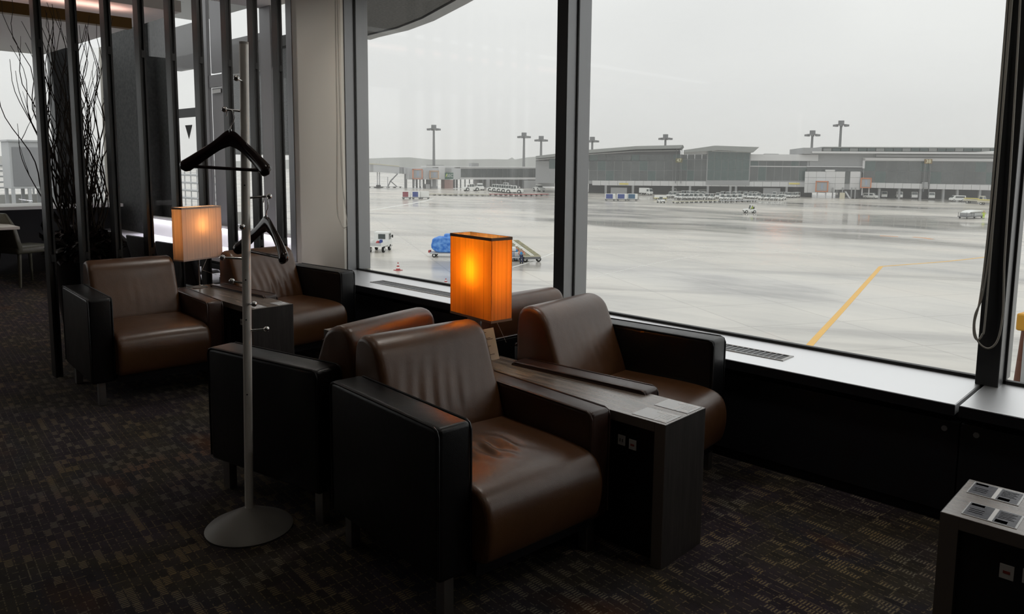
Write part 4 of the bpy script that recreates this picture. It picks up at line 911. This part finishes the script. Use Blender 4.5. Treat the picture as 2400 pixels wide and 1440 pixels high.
mast(1386, 321, 436, 'floodlight mast half hidden behind the window mullion'); mast(1556, 315, 442, 'short looking floodlight mast above the first tilted terminal roof'); mast(1897, 306, 446, 'floodlight mast above the end block of the flat terminal roof'); mast(1962, 283, 452, 'tallest floodlight mast, standing behind the white bridge building')
# ------------------------------------------------------------------ vehicles
def wheels(t, pts, r, w):
    for x, y in pts:
        q = MB().cyl((x, y-w/2, r), (x, y+w/2, r), r, n=14).build('wheel', K['tyre'], t)
        MB().cyl((x, y-w/2-.02, r), (x, y+w/2+.02, r), r*.5, n=10).build('hub', K['white'], q)
def tractor(label, p, rz, group=None, body=None, driver=False):
    t = thing('tow_tractor', label, 'tow tractor', tuple(p), rz, group); b = body or K['white']
    MB().xz([(-1.45, .35), (-1.45, .95), (-.2, .95), (-.1, .80), (.25, .80), (.35, 1.02), (1.30, .92), (1.5, .8), (1.5, .35)], -.62, .62).build('body', b, t, bevel=.03)
    for x, y in ((-.15, -.58), (-.15, .58), (-1.25, -.58), (-1.25, .58)): MB().cyl((x*1.0+(.25 if x > -.5 else 0), y, .9), (x, y, 1.88), .035, n=6).build('roof_post', b, t)
    MB().box(-1.35, .0, -.64, .64, 1.86, 1.94).build('roof', b, t, bevel=.02); MB().box(-.95, -.45, -.3, .3, .95, 1.05).build('seat', K['tyre'], t); MB().box(-1.0, -.9, -.3, .3, 1.0, 1.45).build('seat_back', K['tyre'], t)
    MB().prism([(.12, -.5, 1.0), (.12, .5, 1.0), (-.08, .5, 1.8), (-.08, -.5, 1.8)], [(.15, -.5, 1.0), (.15, .5, 1.0), (-.05, .5, 1.8), (-.05, -.5, 1.8)]).build('windscreen', K['vglass'], t)
    wheels(t, ((.95, -.56), (.95, .56), (-.95, -.56), (-.95, .56)), .34, .22); MB().box(1.5, 1.53, -.5, .5, .45, .6).build('bumper', K['tyre'], t)
    return t
def view_az(p): return math.atan2(-p[1], -p[0])            # heading that faces the viewer
G0 = 'white tow tractors parked in packed rows below the terminal'
zx = [(1120, 335), (1210, 336), (1300, 335), (1400, 333), (1760, 328), (1850, 332), (1940, 335), (2040, 338), (2085, 330), (400, 318), (480, 322), (550, 322), (620, 322), (690, 322), (770, 322), (860, 320), (945, 324),
      (275, 290), (350, 290), (1040, 305), (1490, 305), (1560, 312), (1625, 315), (1690, 308), (480, 268), (560, 270), (630, 275), (710, 280), (800, 285), (1110, 280), (1200, 285), (1300, 282), (1390, 275), (1480, 278), (1570, 280), (1660, 285), (1950, 285), (2060, 290), (2135, 292), (2200, 297), (2265, 295), (2315, 292)]
t0 = None; rnd = random.Random(9)
for a, b in zx:
    p = G(1530+a/6.857, 420+b/6.857+.8); rz = view_az(p)-.35+rnd.uniform(-.25, .15)
    if t0 is None: t0 = tractor('white tow tractor in the packed rows parked below the terminal', p, rz, G0)
    else: dup(t0, p, rz)
p = G(1757, 499.5); tt = tractor('white tow tractor driving alone across the open wet apron, its driver in yellow green', p, view_az(p)-1.25)
p = G(1549, 476); tractor('white tow tractor alone at the left front of the packed vehicles', p, view_az(p)+.5)
def pushback(label, p, rz, group, s=1):
    t = thing('pushback_tractor', label, 'pushback tractor', tuple(p), rz, group)
    MB().xz([(-3.4, .5), (-3.5, 1.5), (-1.2, 1.75), (1.2, 1.7), (3.3, 1.45), (3.4, .5)], -1.3, 1.3).build('body', K['white'], t, bevel=.08); MB().xz([(-1.0, 1.7), (-.8, 2.75), (1.0, 2.75), (1.3, 1.7)], -1.0, 1.0).build('cab', K['vglass'], t); MB().box(-.95, 1.1, -1.08, 1.08, 2.72, 2.86).build('cab_roof', K['white'], t)
    for x in (-.9, .1, 1.05): MB().box(x-.06, x+.06, -1.04, 1.04, 1.7, 2.74).build('cab_post', K['white'], t)
    wheels(t, ((2.0, -1.25), (2.0, 1.25), (-2.1, -1.25), (-2.1, 1.25)), .72, .5); return t
G1 = 'white pushback tractors parked by the low pier'
for px, py, dr, lb in ((1104, 448, -1.2, 'white pushback tractor parked alone left of the packed pushback tractors'), (1205, 453.5, -1.75, 'white pushback tractor parked in the middle row by the pier, nearest of its row'), (1193, 452, -1.75, None), (1182, 451, -1.75, None), (1171, 450, -1.75, None), (1161, 449, -1.75, None), (1186, 444, -1.75, None), (1222, 440, .6, 'white pushback tractor standing behind the packed row'), (1263, 449, .4, 'white pushback tractor beside the yellow edged cab, rightmost before the mullion'), (1124, 446, .2, 'white pushback tractor half hidden behind the solitary one')):
    p = G(px, py); pushback(lb or 'white pushback tractor in the middle of the packed row by the pier', p, view_az(p)+dr, G1)
def dolly(label, p, rz, L, w, group, m, box=None, curtain=None):
    t = thing('cargo_dolly', label, 'dolly', tuple(p), rz, group)
    MB().box(-L/2, L/2, -w/2, w/2, .42, .56).build('deck', m, t); wheels(t, ((-L*.36, -w*.4), (-L*.36, w*.4), (L*.36, -w*.4), (L*.36, w*.4)), .24, .16)
    MB().cyl((L/2, 0, .45), (L/2+.9, 0, .3), .04, n=6).build('drawbar', K['mast'], t)
    if box:
        b = MB().box(-L*.46, L*.46, -w*.46, w*.46, .57, .57+box).build('container', K['white'], t, bevel=.04)
        if curtain: MB().box(-L*.40, L*.22, -w*.47, -w*.455, .72, .5+box).build('curtain', curtain, b)
    return t
def along(px0, py0, px1, py1): a, b = G(px0, py0), G(px1, py1); return math.atan2(b.y-a.y, b.x-a.x)
rz = along(945, 466, 1005, 466.5)
for px, m, lb in ((953, mat('dull_red_curtain', (.30, .08, .10), .6), 'container dolly with a dull red curtain side, left of the train on the apron'), (976, K['bluep'], 'container dolly with a blue side between the red and the white one'), (996, None, 'all white container dolly behind the blue sided one')):
    dolly(lb, G(px, 467), rz, 2.7, 1.7, 'container dollies standing on the apron', K['mast'], 1.75, m)
rz = along(1420, 470, 1494, 471)
for px, m, lb in ((1430, K['bluep'], 'white container with blue side just right of the mullion, first of three'), (1457.5, K['bluep'], 'white container with blue side, middle of the three right of the mullion'), (1482, mat('teal_curtain', (.04, .12, .22), .6), 'white container with teal blue side, last of the three right of the mullion')):
    dolly(lb, G(px, 471), rz, 3.3, 2.0, 'container dollies standing on the apron', K['mast'], 1.6, m)
for k in range(11): dolly('low red flat dolly in the row before the pushback tractors', G(1156+k*12, 459.5-abs(k-5)*.2), along(1156, 459, 1282, 459), 2.8, 1.8, 'red flat dollies before the pier', K['redp'])
for k in range(11): dolly('empty pale flat dolly in the long row before the low pier', G(1012+k*12.5, 458.3+k*.15), along(1012, 458, 1140, 459), 3.0, 1.7, 'pale flat dollies before the pier', K['cream'])
for k in range(9): dolly('empty cream flat dolly in front of the packed tow tractors', G(1588+k*11, 476.6-k*.35), along(1588, 477, 1690, 473), 2.9, 1.7, 'cream flat dollies before the tow tractors', K['cream'])
for k in range(6): dolly('empty white flat dolly right of the cream ones', G(1697+k*13, 474.3-k*.2), along(1697, 474, 1770, 473), 2.6, 1.5, 'white flat dollies before the tow tractors', K['lightmetal'])
for k in range(5): dolly('empty flat dolly under the far boarding bridge', G(872+k*15, 440.5), along(866, 440, 944, 441), 3.2, 1.6, 'flat dollies under the far bridge', K['mast'])
def truck(label, p, rz, group=None, L=5.2, boxed=True, h=2.6, m=None):
    t = thing('truck', label, 'truck', tuple(p), rz, group); b = m or K['white']
    MB().xz([(L/2-1.7, .5), (L/2-1.7, h*.92), (L/2-.5, h*.92), (L/2-.12, h*.52), (L/2, h*.48), (L/2, .45)], -.95, .95).build('cab', b, t, bevel=.05)
    MB().prism([(L/2-.47, -.8, h*.86), (L/2-.47, .8, h*.86), (L/2-.11, .85, h*.55), (L/2-.11, -.85, h*.55)], [(L/2-.44, -.8, h*.86), (L/2-.44, .8, h*.86), (L/2-.07, .85, h*.55), (L/2-.07, -.85, h*.55)]).build('windscreen', K['vglass'], t)
    for y in (-.965, .945): MB().box(L/2-1.45, L/2-.6, y, y+.02, h*.55, h*.84).build('side_window', K['vglass'], t)
    for y in (-.7, .45): MB().box(L/2-.005, L/2+.03, y, y+.25, .72, .9).build('headlight', K['chrome'], t)
    MB().box(L/2-.02, L/2+.06, -.95, .95, .42, .62).build('bumper', K['tgrey'], t)
    if boxed: MB().box(-L/2, L/2-1.75, -1.0, 1.0, .8, h).build('box_body', b, t, bevel=.04)
    else: 
        MB().box(-L/2, L/2-1.75, -.95, .95, .75, .9).build('load_bed', b, t)
        for y in (-.95, .9): MB().box(-L/2, L/2-1.75, y, y+.05, .9, 1.3).build('side_board', b, t)
        MB().box(-L/2, -L/2+.05, -.9, .9, .9, 1.25).build('tailgate', K['lightmetal'], t); MB().box(L/2-1.74, L/2-1.71, -.55, .35, h*.58, h*.82).build('rear_window', K['vglass'], t)
    wheels(t, ((L/2-.9, -.85), (L/2-.9, .85), (-L/2+1.1, -.85), (-L/2+1.1, .85)), .38, .24); return t
def van(label, p, rz, group=None):
    t = thing('van', label, 'van', tuple(p), rz, group)
    MB().xz([(-2.3, .4), (-2.3, 1.95), (1.2, 1.98), (1.95, 1.2), (2.3, 1.05), (2.3, .4)], -.85, .85).build('body', K['white'], t, bevel=.06)
    for y in (-.865, .845): MB().box(-2.0, 1.0, y, y+.02, 1.2, 1.75).build('side_window', K['vglass'], t)
    MB().prism([(1.24, -.75, 1.9), (1.24, .75, 1.9), (1.9, .78, 1.24), (1.9, -.78, 1.24)], [(1.27, -.75, 1.92), (1.27, .75, 1.92), (1.94, .78, 1.26), (1.94, -.78, 1.26)]).build('windscreen', K['vglass'], t)
    wheels(t, ((1.4, -.78), (1.4, .78), (-1.4, -.78), (-1.4, .78)), .34, .2); return t
TG = 'white trucks parked facing the apron under the terminal'
for px, py, lb in ((2070, 464.5, 'white truck facing the apron, first to the right of the white van'), (2106, 465.5, 'white truck facing the apron, second to the right of the white van'), (2141, 466, 'white truck facing the apron left of the gate 38 sign post'), (2181, 467, 'white truck facing the apron right of the gate 38 sign post')):
    p = G(px, py); truck(lb, p, view_az(p)+.12, TG, 5.5, False, 2.7)
p = G(2040, 466); van('white van parked side on beside the white bridge building', p, view_az(p)+1.25)
p = G(1514, 457.5); truck('white box truck parked in the undercroft above the blue containers', p, view_az(p)+.9, None, 5, True, 2.6)
p = G(1690, 456); truck('white box truck behind the packed tractors, left of two', p, view_az(p)+.9, None, 6, True, 3.0); p = G(1707, 456.5); truck('white box truck behind the packed tractors, right of two', p, view_az(p)+.9, None, 6, True, 3.0)
p = G(1642, 456.5); van('white van behind the packed tow tractors', p, view_az(p)-1.2); p = G(1808, 456.5); van('white van behind the right half of the packed tow tractors', p, view_az(p)-1.2); p = G(1586, 456); truck('white truck behind the left end of the packed tow tractors', p, view_az(p)-1, None, 5, False, 2.5)
p = G(2243, 472.5); van('pale van parked at the far right below the terminal', p, view_az(p)-1.1)
for px, py, lb in ((2285, 477, 'yellow and white loader parked at the far right of the apron'), (2318, 481, 'yellow loader half hidden behind the corded window post')):
    p = G(px, py); tk = truck(lb, p, view_az(p)+1.2, None, 6, False, 2.6, K['cream']); MB().box(-3, 1.2, -.7, .7, 1.4, 1.62).build('loader_deck', K['yel2'], tk)
p = G(1548, 468); dolly('yellow loader frame at the left end of the packed tractors', p, view_az(p)+1.4, 4, 2, None, K['yel2'], .8)
# cargo rack with a yellow clad worker
p = G(2270, 512); cr = thing('cargo_rack', 'long grey cargo rack train under a white cover at the right edge of the apron', 'cargo rack', tuple(p), along(2240, 512, 2317, 508))
MB().box(-2.6, 4.5, -1, 1, .35, .55).build('deck', K['mast'], cr); wheels(cr, ((-2, -.8), (-2, .8), (1, -.8), (1, .8), (3.8, -.8), (3.8, .8)), .25, .18)
MB().box(-2.0, .3, -.9, .9, .55, 1.25).build('crate', K['tgrey'], cr, bevel=.05); MB().box(.6, 4.3, -.9, .9, .55, 1.4).build('crate', K['lightmetal'], cr, bevel=.05)
loft([(-1.6, 1.25), (-1.2, 1.55), (.5, 1.8), (3.5, 1.75), (4.4, 1.45), (4.4, 1.3), (-1.6, 1.2)], -1.0, 1.0, .2, 40, 8).build('cover', K['white'], cr, True)
for x in (-2.5, -.6): 
    for y in (-.9, .9): MB().cyl((x, y, .5), (x, y, 1.4), .05, n=6).build('upright', K['mast'], cr)
# white pickup truck at the left edge of the main window
p = G(890, 589); tk = truck('white pickup truck seen from behind at the lower left of the main window', p, view_az(p)+PI-.30, None, 4.6, False, 2.55)
MB().sphere((-1.3, -.2, 1.15), .35, 10, 7, (1, .8, .9)).build('red_bag', K['redp'], tk, True); MB().box(-1.6, -1.1, -.75, -.45, .9, 1.6).build('blue_bag', K['bluep'], tk, bevel=.06); MB().cyl((1.1, -1.05, 1.7), (1.1, -1.3, 1.9), .03, n=6).box(1.05, 1.12, -1.42, -1.25, 1.65, 2.0).build('mirror', K['tyre'], tk)
# blue tarpaulin cargo
K['tarp'] = mat('blue_tarpaulin', (.03, .17, .62), .45, vary=(2.2, (.16, .38, .80)), bump=(2.4, 1, .12))
p = G(1046, 602); tp = dolly('cargo dolly with a load wrapped in bright blue tarpaulin, partly behind the orange lamp', p, along(1012, 602, 1080, 603), 3.7, 2.0, None, K['lightmetal'])
loft([(-1.7, .57), (-1.68, 2.0), (-1.2, 2.35), (0, 2.45), (1.2, 2.4), (1.65, 2.05), (1.7, .57)], -.95, .95, .25, 60, 14, lambda x, y, z, n: .05*math.sin(x*5+z*4)*math.sin(y*6+z*3)).build('tarpaulin', K['tarp'], tp, True)
MB().box(-.2, 1.5, -.6, .6, 2.3, 2.75).build('tarpaulin_top', K['tarp'], tp, True, .12); MB().box(-2.1, -1.85, -.4, .4, .5, .75).build('end_buffer', K['redp'], tp)
# traffic cones
for px, pb, pt, lb in ((933, 634, 615, 'red and white traffic cone on the apron left of the glowing lamp, in the open'), (1045, 668, 653, 'red and white traffic cone just showing above the sill beside the lamp')):
    p = G(px, pb); t = thing('traffic_cone', lb, 'cone', tuple(p), 0, 'traffic cones on the apron'); H = ZH(p, px, pt)+9.6; R = .24
    MB().box(-.34, .34, -.34, .34, 0, .05).build('foot', K['redp'], t)
    for k in range(5):
        a, b = .05+(H-.05)*k/5, .05+(H-.05)*(k+1)/5; MB().cyl((0, 0, a), (0, 0, b), R*(1-a/H*.85), R*(1-b/H*.85), 14).build('band', K['redp'] if k % 2 == 0 else K['white'], t)
# sloping roller deck loader with bag trolley
p = G(1248, 615); ld = thing('belt_loader', 'grey ribbed loader ramp with white centre rails beside the two workers in blue vests', 'loader', tuple(p), along(1230, 615, 1267, 614))
K['deckp'] = mat('olive_deck_panel', (.20, .19, .13), .7, vary=(1.5, (.30, .28, .16)))
def ramp(u, v, lift=0): return Vector(((u-.5)*1.95+(1-v)*0-v*1.15, v*5.2, .72+v*1.3+lift))
dk = MB(); dk.prism([ramp(0, 0), ramp(1, 0), ramp(1, 1), ramp(0, 1)], [ramp(0, 0, -.12), ramp(1, 0, -.12), ramp(1, 1, -.12), ramp(0, 1, -.12)]); dk.build('ramp_frame', K['cream'], ld)
for i in range(6):
    for u0, u1 in ((.03, .38), (.62, .97)):
        a, b = i/6+.012, (i+1)/6-.012; MB().prism([ramp(u0, a, .03), ramp(u1, a, .03), ramp(u1, b, .03), ramp(u0, b, .03)], [ramp(u0, a, .0), ramp(u1, a, 0), ramp(u1, b, 0), ramp(u0, b, 0)]).build('deck_panel', K['deckp'], ld)
for u in (.42, .56): MB().prism([ramp(u-.025, 0, .06), ramp(u+.025, 0, .06), ramp(u+.025, 1, .06), ramp(u-.025, 1, .06)], [ramp(u-.025, 0), ramp(u+.025, 0), ramp(u+.025, 1), ramp(u-.025, 1)]).build('centre_rail', K['white'], ld)
wheels(ld, ((-.8, .3), (.8, .3), (-1.2, 3.6), (.2, 3.6)), .3, .2); MB().box(-1.5, .4, 2.4, 4.9, .3, .9).build('chassis', K['mast'], ld); MB().box(-.95, .95, -.05, .1, .35, .6).build('end_beam', K['mast'], ld)
p = G(1203, 612); bt = dolly('bag trolley with pale bags beside the two workers, half behind the orange lamp', p, along(1180, 612, 1220, 612), 2.6, 1.6, None, K['lightmetal'])
for k, (x, y, z, w) in enumerate(((-.8, -.3, .56, .35), (-.2, -.2, .56, .3), (.4, -.3, .56, .32), (.9, -.1, .56, .25), (-.4, .3, .56, .4), (.5, .4, .56, .35), (0, .2, 1.1, .3))):
    b_ = MB().box(x-w, x+w, y-.3, y+.3, z, z+.5).build('bag', (K['white'], K['bluegrey'], K['lightmetal'])[k % 3], bt, True, .1)
# ------------------------------------------------------------------ people
K['skin'] = mat('skin', (.45, .27, .19), .6)
def skin_mesh(name, pts, edges, m, parent, sub=1):
    me = bpy.data.meshes.new(name); me.from_pydata([p[:3] for p in pts], edges, []); o = bpy.data.objects.new(name+'_tmp', me); COL.objects.link(o)
    s = o.modifiers.new('skin', 'SKIN'); sv = me.skin_vertices[0].data
    for i, p in enumerate(pts): sv[i].radius = (p[3], p[4] if len(p) > 4 else p[3]); sv[i].use_root = (i == 0)
    b = o.modifiers.new('sub', 'SUBSURF'); b.levels = sub; b.render_levels = sub
    dg = bpy.context.evaluated_depsgraph_get(); ev = bpy.data.meshes.new_from_object(o.evaluated_get(dg)); bpy.data.objects.remove(o)
    for f in ev.polygons: f.use_smooth = True
    ev.materials.clear(); ev.materials.append(m); r = bpy.data.objects.new(name, ev); COL.objects.link(r); r.parent = parent; return r
def person(label, p, rz, jacket, vest, trous, hat, sit=False, arms=.12, group=None):
    t = thing('person', label, 'person', tuple(p), rz, group); h = .0
    hip = .92; kn, an = ((.12, .02, .50), (.12, .03, .08))
    if sit: L = [(0, 0, hip, .13, .15), (0, .1, hip, .09), (.42, .1, hip+.03, .075), (.45, .1, hip-.40, .055), (.55, .1, hip-.43, .04), (0, -.1, hip, .09), (.42, -.1, hip+.03, .075), (.45, -.1, hip-.40, .055), (.55, -.1, hip-.43, .04)]
    else: L = [(0, 0, hip, .13, .15), (0, .09, hip-.05, .09), (.02, .11, .50, .065), (0, .12, .08, .045), (.13, .12, .045, .04), (0, -.09, hip-.05, .09), (.06, -.11, .50, .065), (.04, -.12, .08, .045), (.17, -.12, .045, .04)]
    ax_ = arms
    T = [(0, 0, hip+.25, .12, .15), (.01, 0, hip+.48, .10, .17), (.01, 0, hip+.57, .055), (.03, 0, hip+.66, .075, .085), (.03, 0, hip+.76, .085, .09)]
    A = []
    for s in (1, -1): A += [(.0, s*.20, hip+.47, .06), (.05, s*(.24+ax_), hip+.20, .048), (.22, s*(.20+ax_), hip+.02, .038), (.30, s*(.18+ax_), hip+.0, .035), (.36, s*(.17+ax_), hip-.01, .02)]
    pts = L+T+A; e = [(0, 1), (1, 2), (2, 3), (3, 4), (0, 5), (5, 6), (6, 7), (7, 8), (0, 9), (9, 10), (10, 11), (11, 12), (12, 13)]
    for k in (14, 19): e += [(10, k), (k, k+1), (k+1, k+2), (k+2, k+3), (k+3, k+4)]
    skin_mesh('body', pts, e, K['skin'], t)
    inf = lambda P, d: [tuple(q[:3])+tuple(r+d for r in q[3:]) for q in P]
    skin_mesh('trousers', inf(L[:4], .012)+inf(L[5:8], .012), [(0, 1), (1, 2), (2, 3), (0, 4), (4, 5), (5, 6)], trous, t)
    skin_mesh('jacket', inf([(0, 0, hip+.02, .13, .15)]+T[:2]+A[:3]+A[5:8], .014), [(0, 1), (1, 2), (2, 3), (3, 4), (4, 5), (2, 6), (6, 7), (7, 8)], jacket, t)
    if vest: skin_mesh('vest', inf([(0, 0, hip+.0, .13, .155)]+T[:2], .034), [(0, 1), (1, 2)], vest, t)
    hz = hip+.80
    MB().sphere((.03, 0, hz), .115, 14, 8, (1.05, 1, .85)).cyl((.05, 0, hz-.03), (.05, 0, hz-.012), .15, n=16).build('helmet', hat, t, True)
    for s in (1, -1): MB().box(-.06, .18, s*.115-.055, s*.115+.055, 0, .11).build('boot', K['tyre'], t, True, .02) if not sit else None
    MB().sphere((.118, .03, hip+.74), .011, 6, 5).sphere((.118, -.03, hip+.74), .011, 6, 5).build('eyes', K['ink'], t); MB().cyl((.11, 0, hip+.73), (.137, 0, hip+.70), .012, .016, 6).build('nose', K['skin'], t); MB().box(.105, .118, -.025, .025, hip+.662, hip+.670).build('mouth', K['redp'], t)
    return t
K['cyan'] = mat('blue_work_vest', (.05, .28, .62), .6); K['salmon'] = mat('salmon_sleeve', (.75, .28, .20), .6); K['navy'] = mat('navy_trousers', (.03, .04, .10), .7); K['hiviz'] = mat('yellow_green_workwear', (.55, .80, .02), .6); K['teal'] = mat('blue_trousers', (.06, .25, .42), .7)
p = G(1222, 618); person('worker in white helmet, blue vest and dark trousers walking beside the loader ramp', p, view_az(p)+PI-.3, K['salmon'], K['cyan'], K['navy'], K['white'])
p = G(1209.5, 611.5); person('worker in white helmet and blue clothing by the bag trolley, right beside the orange lamp', p+Vector((0, 0, .0)), view_az(p)+PI+.4, K['salmon'], K['cyan'], K['teal'], K['white'], arms=.18)
p = G(2305, 513); person('worker in yellow green rainwear standing by the cargo rack', p, view_az(p)+PI, K['hiviz'], None, K['hiviz'], K['yel2'])
p = tt.location; c_, s_ = math.cos(tt.rotation_euler.z), math.sin(tt.rotation_euler.z); person('driver in yellow green clothing seated in the lone tow tractor', (p.x-.62*c_, p.y-.62*s_, p.z+.17), tt.rotation_euler.z, K['hiviz'], None, K['hiviz'], K['white'], True, .02)
# yellow topped equipment close outside the right pane
def onX(px, py, Y): d = ray(px, py); return Vector((0, 0, CH))+d*(Y/d.y)
q0 = onX(2379, 770, 9.0); zt_, zb_ = onX(2390, 735, 9.0).z, onX(2390, 776, 9.0).z; x0_ = q0.x
ye.location = (x0_, 9.0, -9.6); ye.rotation_euler.z = math.radians(-10)
MB().box(0, .55, 0, .7, zb_+9.6, zt_+9.6).build('yellow_cap', K['yellow'], ye, bevel=.02); MB().box(.12, .5, .05, .65, 0, zb_+9.6).build('panel', K['bluegrey'], ye)
MB().tube([(.05, .02, 0), (.04, -.02, 5), (.06, .02, zb_+8.9), (.09, .05, zb_+9.62)], .05, 8).build('hose', K['hose'], ye, True); MB().tube([(-.02, .0, 0), (-.0, -.02, 5), (-.05, .02, zb_+8.4)], .03, 8).build('hose', K['orange'], ye, True); MB().cyl((.11, .0, 0), (.11, .0, zb_+9.6), .025, n=8).build('post', K['lightmetal'], ye)
MB().cyl((.14, -.02, zb_+9.05), (.28, -.1, zb_+9.25), .018, n=8).build('lever', K['white'], ye)
# ------------------------------------------------------------------ rain haze over the apron
hz_ = MB().box(-1700, 900, 60, 2400, -9.58, 60).build('rain_haze', None); hz_['kind'] = 'stuff'; tag(hz_, 'thin grey rain haze hanging over the distant apron', 'haze')
hm = bpy.data.materials.new('rain_haze'); hm.use_nodes = True; hm.node_tree.nodes.clear(); ho = hm.node_tree.nodes.new('ShaderNodeOutputMaterial'); hv = hm.node_tree.nodes.new('ShaderNodeVolumeScatter')
hv.inputs['Color'].default_value = (.97, .98, .98, 1); hv.inputs['Density'].default_value = .0006; hm.node_tree.links.new(hv.outputs[0], ho.inputs['Volume']); hz_.data.materials.append(hm)
